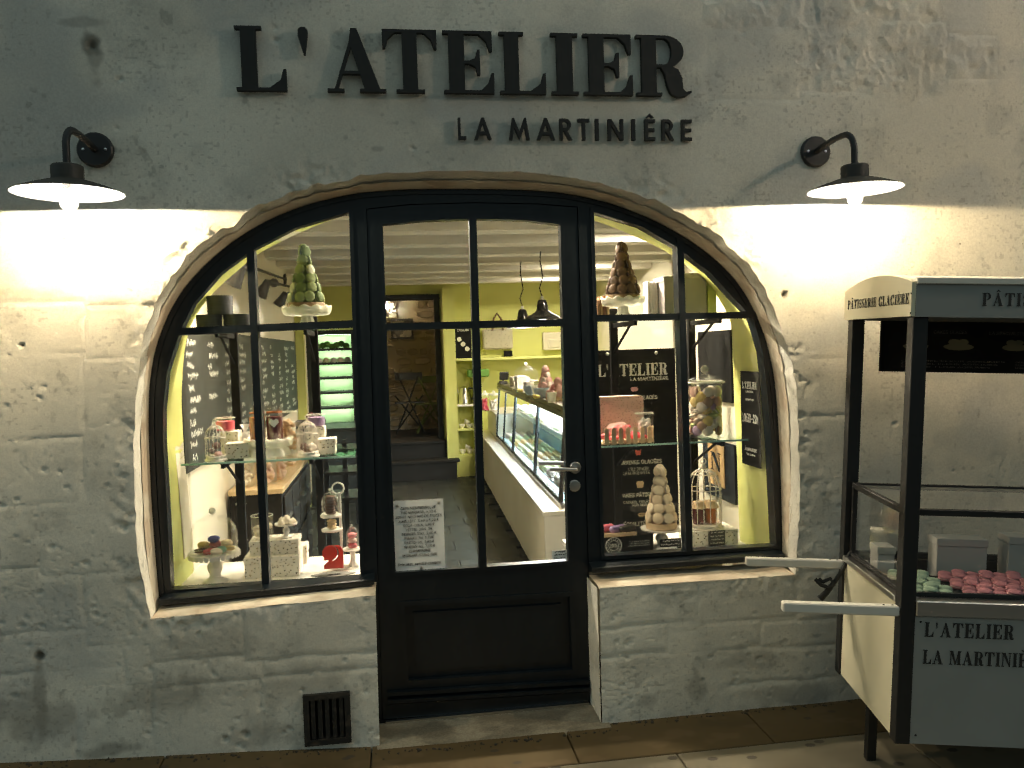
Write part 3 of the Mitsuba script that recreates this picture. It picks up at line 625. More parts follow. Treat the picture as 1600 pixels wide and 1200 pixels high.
# ------------------------------------------------------------------ wall lamps
def wall_lamp(cx, px, label):
    L = thing('wall_lamp', label, 'wall lamp', 'gooseneck lamps on the facade')
    zp, zr, yc = 2.415, 2.196, -0.29
    part(L, 'wall_plate', lathe([(0, 0), (0.066, 0), (0.066, 0.016), (0.060, 0.022), (0, 0.022)], 36, (px, 0.004, zp), (0, -1, 0)), BLACK_METAL, 40)
    for sx in (-1, 1):
        part(L, 'screw', lathe([(0, 0), (0.006, 0), (0.005, 0.003), (0, 0.004)], 10, (px + sx * 0.04, -0.018, zp), (0, -1, 0)), CHROME)
    neck = [(px, -0.015, zp), (px, -0.08, zp + 0.010), (px + (cx - px) * 0.3, -0.16, zp + 0.016), (px + (cx - px) * 0.6, -0.215, zp + 0.016)]
    for a in np.linspace(0.15, 1, 8):
        th = math.pi / 2 * a
        neck.append((px + (cx - px) * (0.6 + 0.4 * a), -0.22 - 0.07 * math.sin(th), zp - 0.054 + 0.07 * math.cos(th)))
    neck.append((cx, yc, zr + 0.085))
    part(L, 'arm', tube(neck, 0.0125, 12), BLACK_METAL, 60)
    part(L, 'lamp_cap', lathe([(0, 0.098), (0.048, 0.098), (0.053, 0.093), (0.053, 0.045), (0.050, 0.038), (0, 0.038)], 32, (cx, yc, zr)), SHADE_METAL, 40)
    sh = part(L, 'lamp_shade', lathe([(0.050, 0.043), (0.085, 0.033), (0.13, 0.019), (0.168, 0.004), (0.181, 0.0), (0.183, 0.001), (0.170, 0.007), (0.13, 0.023), (0.085, 0.038), (0.050, 0.048)], 56, (cx, yc, zr)), SHADE_METAL, 40)
    part(sh, 'lining', lathe([(0.181, 0.0004), (0.168, 0.0025), (0.13, 0.0175), (0.085, 0.0315), (0.03, 0.0370), (0, 0.0370)], 56, (cx, yc, zr - 0.0006)), ENAMEL, 40)
    part(L, 'lamp_holder', lathe([(0, 0.0372), (0.022, 0.0372), (0.022, 0.030), (0, 0.030)], 20, (cx, yc, zr)), ENAMEL)
    # a flat lit ring just above the plane of the shade's rim, so that the shade cuts the light off level
    n_ = 24; a_ = np.arange(n_) * 2 * np.pi / n_; ring_ = np.stack([cx + 0.026 * np.cos(a_), yc + 0.026 * np.sin(a_)], 1)
    v_ = np.vstack([np.column_stack([ring_, np.full(n_, zr + 0.002)]), np.column_stack([ring_, np.full(n_, zr + 0.011)])])
    f_ = np.vstack([[(k, (k + 1) % n_, (k + 1) % n_ + n_), (k, (k + 1) % n_ + n_, k + n_)] for k in range(n_)])
    BL = part(L, 'bulb', trimesh.Trimesh(v_, f_, process=False), ENAMEL, emitter=lamp(LAMP_RAD, 10))
    part(BL, 'neck', lathe([(0.0255, 0.012), (0.020, 0.018), (0.016, 0.0295), (0, 0.0295)], 20, (cx, yc, zr)), ENAMEL, True)
    part(BL, 'face', lathe([(0, -0.062), (0.018, -0.058), (0.028, -0.046), (0.031, -0.03), (0.0285, -0.012), (0.0255, 0.0012), (0, 0.0015)], 16, (cx, yc, zr)), ENAMEL, True, emitter=lamp((1.5, 1.3, 0.95), 0.2))
LAMP_RAD = np.array([1.0, 0.79, 0.47]) * 5300
wall_lamp(-1.094, -1.089, 'black gooseneck wall lamp left of the arch, lit, with a shallow dish shade')
wall_lamp(1.862, 1.851, 'black gooseneck wall lamp right of the arch, lit, above the ice cream cart')
# the street lantern across the lane whose light throws the lamp's shadow down to the left
SL = thing('street_lamp', 'lit street lantern on a black post beside the lane, right of the shop', 'street lamp')
sx, sy, sz = 4.2, -1.9, 3.7
part(SL, 'post', lathe([(0, 0), (0.11, 0), (0.11, 0.3), (0.06, 0.42), (0.045, 3.6), (0.07, 3.38), (0, 3.4)], 20, (sx, sy, -0.1)), BLACK_METAL, 40)
part(SL, 'lantern_frame', cat(*[tube([(sx + a * 0.13, sy + b * 0.13, 3.36), (sx + a * 0.19, sy + b * 0.19, 3.88)], 0.010, 6) for a in (-1, 1) for b in (-1, 1)], bx(sx - 0.12, sx + 0.12, sy - 0.12, sy + 0.12, 3.32, 3.36)), BLACK_METAL)
part(SL, 'lantern_roof', trimesh.convex.convex_hull(np.array([(sx + a * 0.2, sy + b * 0.2, 3.88) for a in (-1, 1) for b in (-1, 1)] + [(sx + a * 0.05, sy + b * 0.05, 4.04) for a in (-1, 1) for b in (-1, 1)])), BLACK_METAL)
part(SL, 'bulb', lathe([(0, -0.16), (0.09, -0.12), (0.14, -0.03), (0.14, 0.06), (0.09, 0.14), (0, 0.18)], 16, (sx, sy, 3.62)), ENAMEL, True, emitter=lamp(np.array([1.0, 0.80, 0.58]) * 60, 5))

# ------------------------------------------------------------------ shopfront joinery
FO, FI = 0.18, 0.25
outer = Polygon(list(map(tuple, spline(FRAME_OUT, 140))) ).buffer(0.0)
PANE_L = [(-0.945, 0.646), (-0.944, 0.837), (-0.945, 1.079), (-0.947, 1.267), (-0.941, 1.4), (-0.918, 1.558), (-0.862, 1.715), (-0.801, 1.833), (-0.686, 1.96), (-0.561, 2.049), (-0.382, 2.14), (-0.168, 2.202), (-0.149, 2.207), (-0.162, 0.638)]
PANE_R = [(0.9, 2.199), (1.121, 2.132), (1.282, 2.039), (1.439, 1.919), (1.558, 1.791), (1.637, 1.711), (1.68, 1.554), (1.7, 1.347), (1.714, 1.11), (1.727, 0.655), (0.906, 0.663)]
LEAF = [(-0.081, 2.217), (0.102, 2.235), (0.376, 2.241), (0.656, 2.234), (0.835, 2.219), (0.84, -0.002), (-0.098, 0.013)]
pane_l = Polygon([tuple(p) for p in PANE_L]); pane_r = Polygon([tuple(p) for p in PANE_R]); leaf = Polygon(LEAF).buffer(0)
shape = Polygon([FRAME_OUT[0]] + list(map(tuple, spline(FRAME_OUT, 140)))[1:-1] + [FRAME_OUT[-1]]).buffer(0)
bars = unary_union([pane_l.buffer(0.0), pane_r, leaf])
frame_poly = shape.union(sbox(DOOR_X0 + 0.002, 0.002, DOOR_X1 - 0.002, 0.9)).difference(bars)
F = thing('shopfront', 'black painted timber shopfront frame with arched side windows around the door', 'shopfront')
part(F, 'frame', prism(frame_poly, FO, FI), BLACK_PAINT)
# a raised bead along the edge of the glass
for pg in (pane_l, pane_r):
    bead = pg.buffer(0.012, join_style=2).difference(pg.buffer(-0.004, join_style=2))
    part(F, 'glazing_bead', prism(bead, FO - 0.008, FO + 0.03), BLACK_PAINT)
for q in polys(shape.buffer(-0.002).difference(shape.buffer(-0.022))):
    part(F, 'outer_bead', prism(q.difference(leaf.buffer(0.02)).difference(sbox(-2, -1, 3, 0.63)), FO - 0.007, FO - 0.001), BLACK_PAINT)
def bar_between(p, q, w, y0, y1):
    return prism(LineString([p, q]).buffer(w / 2, cap_style=2), y0, y1)
part(F, 'mullion', bar_between((-0.561, 2.049), (-0.559, 0.642), 0.030, 0.168, 0.235), BLACK_PAINT)
part(F, 'mullion', bar_between((1.295, 2.073), (1.305, 0.648), 0.030, 0.168, 0.235), BLACK_PAINT)
part(F, 'transom', bar_between((-0.89, 1.719), (-0.144, 1.733), 0.030, 0.172, 0.238), BLACK_PAINT)
part(F, 'transom', bar_between((0.886, 1.728), (1.655, 1.725), 0.028, 0.172, 0.238), BLACK_PAINT)
for (a, b, c, d) in ([-0.973, -0.106, 0.606, 0.629], [0.837, 1.736, 0.611, 0.61]):
    z0, z1 = min(c, d), max(c, d)
    pl = Polygon([(0.112, c), (0.112, c + 0.020), (0.120, c + 0.024), (0.179, c + 0.033), (0.179, c)])
    m = flat(pl, b - a)   # drawn in (y, z), along x
    X = np.eye(4); X[:3, :3] = [[0, 0, 1], [1, 0, 0], [0, 1, 0]]; X[:3, 3] = (a, 0, 0)
    m.apply_transform(X)
    sk = m.vertices.copy(); sk[:, 2] += (sk[:, 0] - a) / (b - a) * (d - c); m.vertices = sk
    part(F, 'sill_board', m, BLACK_PAINT)
def panes(par, pg, xs, zs):
    for i in range(len(xs) - 1):
        for j in range(len(zs) - 1):
            for q in polys(pg.intersection(sbox(xs[i], zs[j], xs[i + 1], zs[j + 1]))):
                m = trimesh.creation.extrude_polygon(q, 0.001, engine='earcut')
                up = m.face_normals[:, 2] > 0.5
                m.update_faces(up); m.remove_unreferenced_vertices()
                part(par, 'pane', stand(m, (0, 0.21, 0)), PANE)
panes(F, pane_l, [-2, -0.56, 0.2], [0, 1.728, 3])
panes(F, pane_r, [0.2, 1.298, 2], [0, 1.728, 3])

D = thing('shop_door', 'black half glazed shop door with an arched top rail and lower panel', 'door')
GL = [(-0.02, 2.155), (0.155, 2.17), (0.37, 2.176), (0.601, 2.168), (0.76, 2.147), (0.752, 0.647), (-0.022, 0.65)]
glass = Polygon(GL).buffer(0)
PANEL = Polygon([(0.001, 0.522), (0.76, 0.508), (0.764, 0.149), (0.009, 0.165)])
lf = leaf.buffer(-0.003, join_style=2)
part(D, 'leaf_frame', prism(lf.difference(glass).difference(PANEL), FO + 0.006, FO + 0.055), BLACK_PAINT)
part(D, 'glazing_bead', prism(glass.buffer(0.010, join_style=2).difference(glass.buffer(-0.006, join_style=2)), FO - 0.002, FO + 0.05), BLACK_PAINT)
part(F, 'door_stop', prism(leaf.buffer(0.012, join_style=2).difference(leaf.buffer(-0.03, join_style=2)).intersection(sbox(-1, 0.013, 2, 3)), FO + 0.0565, FI + 0.012), BLACK_PAINT)
part(D, 'lower_panel', prism(PANEL.buffer(0.01), FO + 0.028, FO + 0.05), BLACK_PAINT)
part(D, 'panel_moulding', prism(PANEL.buffer(0.006, join_style=2).difference(PANEL.buffer(-0.014, join_style=2)), FO - 0.002, FO + 0.045), BLACK_PAINT)
pf = PANEL.buffer(-0.05, join_style=2)
part(D, 'raised_field', prism(pf, FO + 0.014, FO + 0.04), BLACK_PAINT)
part(D, 'glazing_bar', bar_between((0.37, 2.179), (0.363, 0.649), 0.032, FO - 0.004, FO + 0.05), BLACK_PAINT)
part(D, 'cross_bar', bar_between((-0.031, 1.716), (0.764, 1.714), 0.030, FO - 0.001, FO + 0.048), BLACK_PAINT)
b0, b1 = (-0.07, 0.126), (0.823, 0.099)
for dz, pr in ((0.0, 0.022), (-0.03, 0.03), (-0.055, 0.014)):
    part(D, 'weather_bar', prism(Polygon([(b0[0], b0[1] + dz), (b1[0], b1[1] + dz), (b1[0], b1[1] + dz + 0.016), (b0[0], b0[1] + dz + 0.016)]), FO - pr, FO + 0.004), BLACK_PAINT)
part(D, 'threshold_strip', bx(DOOR_X0 + 0.03, DOOR_X1 - 0.012, 0.165, 0.20, -0.002, 0.012), STEEL)
panes(D, glass, [-1, 0.366, 2], [0, 1.716, 3])
hx, hz = (0.79, 1.069)
h = part(D, 'handle', tube([(hx, FO + 0.004, hz), (hx, 0.135, hz), (hx - 0.012, 0.126, hz + 0.001), (hx - 0.125, 0.126, hz + 0.008)], 0.0095, 12), STEEL, 60)
part(h, 'rosette', lathe([(0, 0), (0.026, 0), (0.026, 0.006), (0.023, 0.009), (0, 0.009)], 28, (hx, FO + 0.006, hz), (0, -1, 0)), STEEL, 40)
part(D, 'inner_handle', tube([(hx, 0.25, hz + 0.004), (hx - 0.012, 0.315, hz + 0.004), (hx - 0.14, 0.315, hz + 0.010)], 0.0095, 12), STEEL, 60)
kx, kz = (0.784, 0.989)
part(D, 'lock', cat(lathe([(0, 0), (0.026, 0), (0.026, 0.007), (0.022, 0.009), (0, 0.009)], 28, (kx, FO + 0.006, kz), (0, -1, 0)), bx(kx - 0.004, kx + 0.004, 0.170, 0.178, kz - 0.012, kz + 0.004)), STEEL, 40)

# low houses far across the quay, which the shop glass mirrors
for k, (xa, xb, hh, lab) in enumerate(((-14.0, -3.2, 4.4, 'low dark stone house across the quay, left of three'), (-3.0, 7.5, 3.9, 'low dark stone house across the quay, middle of three'), (7.7, 18.0, 4.6, 'low dark stone house across the quay, right of three'))):
    Hs_ = thing('quay_house', lab, 'house', 'houses across the quay')
    part(Hs_, 'wall', bx(xa, xb, -25, -19.5, -0.6, hh - 0.9), mat('far_wall', (0.10, 0.095, 0.085), 0.9) if k == 0 else 'mat_far_wall')
    part(Hs_, 'roof', trimesh.convex.convex_hull(np.array([(x, y, z) for x in (xa - 0.2, xb + 0.2) for y, z in ((-25.2, hh - 0.9), (-19.3, hh - 0.9), (-22.2, hh + 0.6))])), mat('far_roof', (0.09, 0.06, 0.045), 0.9) if k == 0 else 'mat_far_roof')
    for x in np.arange(xa + 1.0, xb - 1.0, 2.4):
        part(Hs_, 'window', bx(x, x + 0.9, -19.5, -19.46, 1.0, 2.3), BLACK_MATT)

# ------------------------------------------------------------------ the shop behind: shell of the room
XL, XR, YB, ZB, ZC = -1.0, 2.75, 7.5, 2.42, 2.53
W_FLOOR = struct('shop_floor', bx(XL - 0.6, XR + 0.6, 0.26, 10.2, -0.06, -0.018), GROUT)
for i, x in enumerate(np.arange(XL, 0.95, 0.325)):
    for j, y in enumerate(np.arange(0.3, 7.35, 0.325)):
        o = 0.16 * (j % 2)
        part(W_FLOOR, 'tile', bx(x + o + 0.002, x + o + 0.323, y + 0.002, y + 0.323, -0.018, 0.0 - 0.0015 * rng.random(), 0.002), SLATE)
CEIL = struct('shop_ceiling', bx(XL - 0.3, XR + 0.3, 0.60, 10.2, ZC, ZC + 0.08), BOARDS)
for k in range(9):
    y = 0.86 + 0.7 * k
    part(CEIL, 'beam', bx(XL, XR, y, y + 0.19, ZB, ZC - 0.001, 0.006), BEAM)
struct('shop_wall_left', bx(XL - 0.1, XL, 0.65, YB, -0.02, ZC), CREAM)
struct('shop_wall_right', bx(XR, XR + 0.1, 0.65, YB, -0.02, ZC), CREAM)
XP = 1.76
struct('shop_wall_partition', cat(bx(XP, XP + 0.1, 0.65, 1.62, -0.02, ZC), bx(XP + 0.1, XR + 0.1, 0.56, 0.649, -0.02, ZC)), CREAM)
DW0, DW1 = -0.172, 0.592
DZ = 2.349
struct('shop_wall_back', cat(bx(DW1, XR, YB, YB + 0.12, -0.02, ZC), bx(DW0, DW1, YB, YB + 0.12, DZ, ZC), bx(XL, DW0, YB, YB + 0.12, -0.02, ZC)), LIME)
Dw = thing('back_doorway', 'black painted door surround at the back of the shop', 'doorway')
part(Dw, 'head', bx(DW0 - 0.06, DW1 + 0.06, YB - 0.03, YB + 0.13, DZ - 0.055, DZ + 0.012), BLACK_MATT)
part(Dw, 'jamb', bx(DW1 - 0.012, DW1 + 0.055, YB - 0.028, YB + 0.128, 0.4, DZ - 0.055), BLACK_MATT)
part(Dw, 'jamb', bx(DW0 - 0.055, DW0 + 0.012, YB - 0.028, YB + 0.128, 0.4, DZ - 0.055), BLACK_MATT)
ST_ = thing('back_steps', 'dark wooden steps up to the doorway at the back', 'steps')
sx0, sx1 = XL + 0.3, 0.708
part(ST_, 'lower_step', cat(bx(sx0, sx1 + 0.06, 6.98, 7.62, 0, 0.215), bx(sx0 - 0.0, sx1 + 0.10, 6.95, 7.62, 0.216, 0.25, 0.004)), DARK_WOOD)
part(ST_, 'upper_step', cat(bx(sx0, sx1 - 0.02, 7.26, 9.1, 0.25, 0.43), bx(sx0, sx1, 7.23, 9.1, 0.431, 0.465, 0.004)), DARK_WOOD)
# the room behind with its rubble wall
BR = struct('back_room_wall', cat(bx(DW0 - 0.9, DW1 + 0.9, 9.06, 9.15, 0, ZC), bx(DW0 - 1.0, DW0 - 0.9, YB + 0.121, 9.059, 0, ZC - 0.001), bx(DW1 + 0.9, DW1 + 1.0, YB + 0.121, 9.059, 0, ZC - 0.001)), MORTAR)
z = 0.50
ro = np.random.default_rng(21)
while z < 2.45:
    hh = ro.uniform(0.07, 0.15); x = DW0 - 0.3 + ro.uniform(-0.2, 0)
    while x < DW1 + 0.3:
        ww = ro.uniform(0.10, 0.34)
        if ro.random() < 0.82:
            a = np.linspace(0, 2 * np.pi, 11)[:-1]
            pr = 0.8 + 0.35 * ro.random(10)
            ring = np.stack([x + ww / 2 + ww * 0.47 * np.clip(np.cos(a) * pr * 1.15, -1, 1), z + hh / 2 + hh * 0.43 * np.clip(np.sin(a) * pr * 1.15, -1, 1)], 1)
            d = ro.uniform(0.02, 0.05)
            p = np.vstack([np.column_stack([ring[:, 0], np.full(10, 9.07), ring[:, 1]]), np.column_stack([(ring[:, 0] - x - ww / 2) * 0.8 + x + ww / 2, np.full(10, 9.06 - d), (ring[:, 1] - z - hh / 2) * 0.75 + z + hh / 2])])
            part(BR, 'stone', trimesh.convex.convex_hull(p), RUBBLE)
        x += ww + ro.uniform(0.0, 0.02)
    z += hh + 0.008
PF = thing('picture_frame', 'dark framed photograph hanging on the rubble wall of the back room', 'picture')
fx0, fx1, fz0, fz1 = [0.011, 0.34, 1.812, 2.115]
part(PF, 'frame', prism(sbox(fx0, fz0, fx1, fz1).difference(sbox(fx0 + .03, fz0 + .03, fx1 - .03, fz1 - .03)), 8.98, 9.005), BLACK_MATT)
part(PF, 'print', prism(sbox(fx0 + .03, fz0 + .03, fx1 - .03, fz1 - .03), 8.992, 9.0), mat('photo_print', mikit.proc(lambda p, n, uv: mix((0.05, 0.045, 0.04), (0.5, 0.46, 0.4), smoothstep(0.45, 0.6, noise(p.x * 18, p.z * 14, 3.0)))), 0.4))
WL = thing('back_room_lamp', 'small lit wall lamp at the left edge of the back room doorway', 'wall lamp')
lx, lz = -0.04, 2.285
part(WL, 'bracket', cat(bx(lx - 0.03, lx + 0.03, 9.02, 9.05, lz - 0.09, lz + 0.02), tube([(lx, 9.03, lz - 0.07), (lx, 8.93, lz - 0.07), (lx, 8.93, lz - 0.03)], 0.008, 8)), BLACK_METAL)
part(WL, 'bulb', lathe([(0, -0.03), (0.03, -0.015), (0.036, 0.01), (0.02, 0.035), (0, 0.04)], 10, (lx, 8.93, lz)), ENAMEL, True, emitter=lamp((260, 195, 115), 2))
# folded garden chairs leaning in the back room
for k, (x, hgt, lab) in enumerate(((0.23, 0.86, 'dark folding garden chair standing left in the back room'), (0.523, 0.80, 'green folding garden chair standing right in the back room'))):
    CH = thing('folding_chair', lab, 'chair')
    mm = BLACK_METAL if k == 0 else mat('green_metal', (0.10, 0.14, 0.03), 0.5)
    for s in (-1, 1):
        part(CH, 'leg', tube([(x - 0.2 * s, 8.25 + 0.02 * s, 0.47), (x + 0.16 * s, 8.35, 0.47 + hgt)], 0.013, 6), mm)
        part(CH, 'leg', tube([(x - 0.2 * s, 8.55 + 0.02 * s, 0.47), (x + 0.2 * s, 8.5, 0.47 + hgt * 0.62)], 0.013, 6), mm)
    for i in range(5):
        part(CH, 'seat_slat', bx(x - 0.2, x + 0.2, 8.25 + 0.06 * i, 8.29 + 0.06 * i, 0.47 + hgt * 0.5, 0.485 + hgt * 0.5), mm)
    part(CH, 'backrest', bx(x - 0.19, x + 0.19, 8.36, 8.375, 0.47 + hgt * 0.88, 0.47 + hgt), mm)

# ------------------------------------------------------------------ lime shelves at the back
SH = thing('lime_shelf_unit', 'lime green shelf unit with open niches against the back wall', 'shelf')
a0, a1, a2 = 0.663, 0.812, 1.463
z5, z4, z3, z2, z1 = [1.512, 0.921, 0.608, 0.278, 0.054]
part(SH, 'side_panel', bx(a0, a0 + 0.02, 7.1, 7.49, 0.0, ZC - 0.12), LIME)
part(SH, 'side_panel', bx(a0 + 0.02, a1, 7.12, 7.49, 0.0, ZC - 0.12), LIME)
xm = 1.032
part(SH, 'divider', bx(xm, xm + 0.03, 7.16, 7.49, 0.0, z5 - 0.03), LIME_SHELF)
part(SH, 'top_shelf', bx(a1, XR, 7.12, 7.49, z5 - 0.03, z5), LIME_SHELF)
for i, zz in enumerate((z4, z3, z2)):
    part(SH, 'shelf', bx(a1, xm, 7.16, 7.49, zz - 0.022, zz), WHITE_BOARD if i == 0 else LIME_SHELF)
part(SH, 'plinth', bx(a1, xm + 0.03, 7.15, 7.49, 0.0, z2 - 0.022), LIME_SHELF)
K = thing('kettle', 'polished steel kettle with black handle in the lime shelf niche', 'kettle')
kx = 0.922
part(K, 'body', lathe([(0, 0), (0.085, 0), (0.085, 0.02), (0.075, 0.14), (0.055, 0.21), (0.02, 0.225), (0, 0.235)], 24, (kx, 7.3, z4)), CHROME, 40)
part(K, 'handle', tube([(kx + 0.055, 7.3, z4 + 0.20), (kx + 0.11, 7.3, z4 + 0.20), (kx + 0.125, 7.3, z4 + 0.15), (kx + 0.115, 7.3, z4 + 0.08), (kx + 0.08, 7.3, z4 + 0.05)], 0.012, 8), BLACK_METAL)
part(K, 'spout', tube([(kx - 0.065, 7.3, z4 + 0.13), (kx - 0.10, 7.3, z4 + 0.19)], [0.018, 0.010], 8), CHROME)
for zz, lab in ((z3, 'white cups stacked on the middle niche of the lime shelf'), (z2, 'white cups stacked on the lowest niche of the lime shelf')):
    CU = thing('cup_stack', lab, 'cups')
    for dx, dz, tilt in ((-0.05, 0, 0), (0.04, 0, 0), (0.0, 0.055, 0.5), (0.10, 0, 0.2)):
        part(CU, 'cup', xf(lathe([(0, 0.004), (0.022, 0), (0.038, 0.03), (0.042, 0.055), (0.039, 0.055), (0.034, 0.03), (0, 0.01)], 16), trimesh.transformations.translation_matrix((kx + dx, 7.27, zz + dz)) @ trimesh.transformations.rotation_matrix(tilt, (0, 1, 0))), WHITE, True)
bgx = 1.111
solo('folded_green_towel', bx(0.968, 1.242, 7.2, 7.36, 1.266, 1.365, 0.012), CLOTH_GREEN, 'green folded towel beneath the top board of the lime shelf', 'towel')
PO = thing('ice_cream_poster', 'narrow black poster with three round white pictures on the lime back wall', 'poster')
p0, p1, q0, q1 = [0.839, 1.046, 1.495, 1.916]
part(PO, 'board', bx(p0, p1, 7.44, 7.455, q0, q1), POSTER)
for cx, cy in ((0.89, 1.761), (0.937, 1.697), (0.989, 1.634)):
    part(PO, 'round_picture', lathe([(0, 0), (0.031, 0), (0.031, 0.002), (0, 0.002)], 20, (cx, 7.439, cy), (0, -1, 0)), SIGN_WHITE)
part(PO, 'heading', text_at("L'ATELIER", p0 + 0.03, p1 - 0.03, 7.439, q1 - 0.05, 0.028, True), SIGN_WHITE)
TB = thing('tote_bag', 'speckled canvas tote with brown handles hanging on the lime back wall', 'bag')
t0, t1, u0, u1 = [1.195, 1.591, 1.613, 1.889]
part(TB, 'bag_body', bx(t0, t1, 7.38, 7.46, u0, u1, 0.02), TOTE)
part(TB, 'handle', tube([((t0 + t1) / 2 - 0.07, 7.37, u1 - 0.03), ((t0 + t1) / 2 - 0.05, 7.38, u1 + 0.12), ((t0 + t1) / 2, 7.42, u1 + 0.20), ((t0 + t1) / 2 + 0.05, 7.38, u1 + 0.12), ((t0 + t1) / 2 + 0.07, 7.37, u1 - 0.03)], 0.013, 8), LEATHER)
solo('small_price_board', bx(1.475, 1.585, 7.43, 7.45, 1.517, 1.592), POSTER, 'small black price board below the tote bag', 'sign')
solo('beige_switch_box', cat(bx(1.999, 2.274, 7.40, 7.49, 1.582, 1.818, 0.008), bx(2.058, 2.213, 7.385, 7.40, 1.615, 1.724, 0.004)), CREAM, 'beige electric cabinet on the lime back wall above the counter', 'cabinet')

# ------------------------------------------------------------------ lights of the shop
for k, (x, y, lab) in enumerate(((1.219, 4.2, 'black enamel pendant lamp over the counter, the farther one'), (1.278, 3.5, 'black enamel pendant lamp over the counter, the nearer one'))):
    PL_ = thing('pendant_lamp', lab, 'pendant lamp', 'pendant lamps over the counter')
    zr = (1.803, 1.845)[k]
    sh_ = part(PL_, 'shade', lathe([(0.155, 0), (0.158, 0.012), (0.13, 0.035), (0.085, 0.055), (0.052, 0.08), (0.045, 0.13), (0.034, 0.165), (0.028, 0.17), (0, 0.17), (0, 0.166), (0.03, 0.16), (0.04, 0.125), (0.05, 0.075), (0.085, 0.05), (0.13, 0.030), (0.152, 0.008)], 36, (x, y, zr)), mat('black_enamel', (0.010, 0.010, 0.010), 0.12), 40)
    part(sh_, 'lining', lathe([(0.153, 0.006), (0.13, 0.028), (0.085, 0.047), (0.03, 0.07), (0, 0.07)], 30, (x, y, zr - 0.001)), ENAMEL, True)
    part(PL_, 'bulb', lathe([(0, -0.004), (0.03, 0.006), (0.038, 0.03), (0.02, 0.06), (0, 0.066)], 10, (x, y, zr)), ENAMEL, True, emitter=lamp(np.array([1.0, 0.86, 0.62]) * 650, 4))
    part(PL_, 'socket', lathe([(0, 0.165), (0.013, 0.165), (0.013, 0.20), (0, 0.20)], 12, (x, y, zr)), CHROME)
    part(PL_, 'cable', tube([(x, y, zr + 0.20), (x - 0.02, y, zr + 0.27), (x + 0.012, y, zr + 0.36), (x - 0.008, y, zr + 0.5), (x, y, ZB)], 0.005, 6), DARK_WOOD)
for k, (x, y, lab) in enumerate(((1.95, 2.70, 'bright ceiling light nearest the shopfront, right side'), (1.97, 4.80, 'bright ceiling light in the middle of the ceiling, right side'), (1.95, 6.20, 'bright ceiling light deepest in the shop, right side'))):
    CLp = thing('ceiling_light', lab, 'ceiling light', 'ceiling lights between the beams')
    part(CLp, 'housing', prism(sbox(x - 0.30, ZC - 0.045, x + 0.30, ZC - 0.001), y - 0.07, y + 0.07), ENAMEL)
    part(CLp, 'diffuser', trimesh.Trimesh([(x - 0.28, y - 0.055, ZC - 0.047), (x + 0.28, y - 0.055, ZC - 0.047), (x + 0.28, y + 0.055, ZC - 0.047), (x - 0.28, y + 0.055, ZC - 0.047)], [[0, 2, 1], [0, 3, 2]]), ENAMEL, emitter=lamp(np.array([1.0, 0.90, 0.70]) * 90, 5))
for x, w, lab in ((-0.34, 0.56, 'lit lamp strip under the beam above the left window display'), (1.02, 0.56, 'lit lamp strip under the beam above the right window display')):
    DL = thing('display_lamp', lab, 'lamp strip', 'lamp strips above the window displays')
    x_, y_, z_ = x, 1.14, ZB + 0.005      # a wall washer: its face leans towards the window
    part(DL, 'housing', cat(bx(x_ - w / 2, x_ + w / 2, y_ + 0.004, y_ + 0.03, z_ - 0.075, z_ + 0.029), bx(x_ - w / 2, x_ + w / 2, y_ - 0.07, y_ + 0.003, z_ + 0.006, z_ + 0.029)), BLACK_METAL)
    q_ = [(x_ - w / 2 + .01, y_ - 0.045, z_ + 0.004), (x_ + w / 2 - .01, y_ - 0.045, z_ + 0.004), (x_ + w / 2 - .01, y_ + 0.001, z_ - 0.045), (x_ - w / 2 + .01, y_ + 0.001, z_ - 0.045)]
    part(DL, 'diffuser', trimesh.Trimesh(q_, [[0, 2, 1], [0, 3, 2]]), ENAMEL, emitter=lamp(np.array([1.0, 0.88, 0.66]) * (240 if x < 0 else 430), 6))
# swing arm lamps on the left wall
for k, (hd, el, base, lab) in enumerate((((-0.78, 1.134, 2.039), (-0.8, 1.553, 2.133), (-0.99, 4.879, 2.356), 'black swing arm lamp on the left wall, nearest the window'), ((-0.8, 2.186, 2.055), (-0.82, 2.807, 2.141), (-0.99, 5.798, 2.342), 'black swing arm lamp on the left wall, middle of three'), ((-0.82, 3.242, 2.054), (-0.84, 3.885, 2.124), (-0.99, 6.576, 2.313), 'black swing arm lamp on the left wall, farthest from the window'))):
    SA = thing('swing_arm_lamp', lab, 'wall lamp', 'black swing arm lamps on the left wall')
    hd, el, base = map(np.array, (hd, el, base))
    part(SA, 'arm', tube([base, el], 0.011, 8), BLACK_METAL)
    part(SA, 'joint', trimesh.creation.icosphere(2, 0.033).apply_translation(el), BLACK_METAL, True)
    part(SA, 'wall_mount', lathe([(0, 0), (0.05, 0), (0.05, 0.02), (0, 0.03)], 20, base + np.array([-0.008, 0, 0]), (1, 0, 0)), BLACK_METAL, 40)
    ax = np.array([-0.52, 0.15, -0.85]); ax /= np.linalg.norm(ax)
    prof = [(0, -0.055), (0.022, -0.055), (0.026, -0.02), (0.046, 0.06), (0.043, 0.06), (0.024, -0.015), (0, -0.02)]
    hd_ = part(SA, 'lamp_head', lathe(prof, 20, hd, ax), BLACK_METAL, 40)
    part(hd_, 'bulb', lathe([(0, 0.0), (0.016, 0.005), (0.02, 0.02), (0.012, 0.036), (0, 0.04)], 8, hd, ax), ENAMEL, True, emitter=lamp(np.array([1.0, 0.86, 0.60]) * 330, 2))
    part(SA, 'neck', tube([el, hd - ax * 0.05], 0.012, 8), BLACK_METAL)

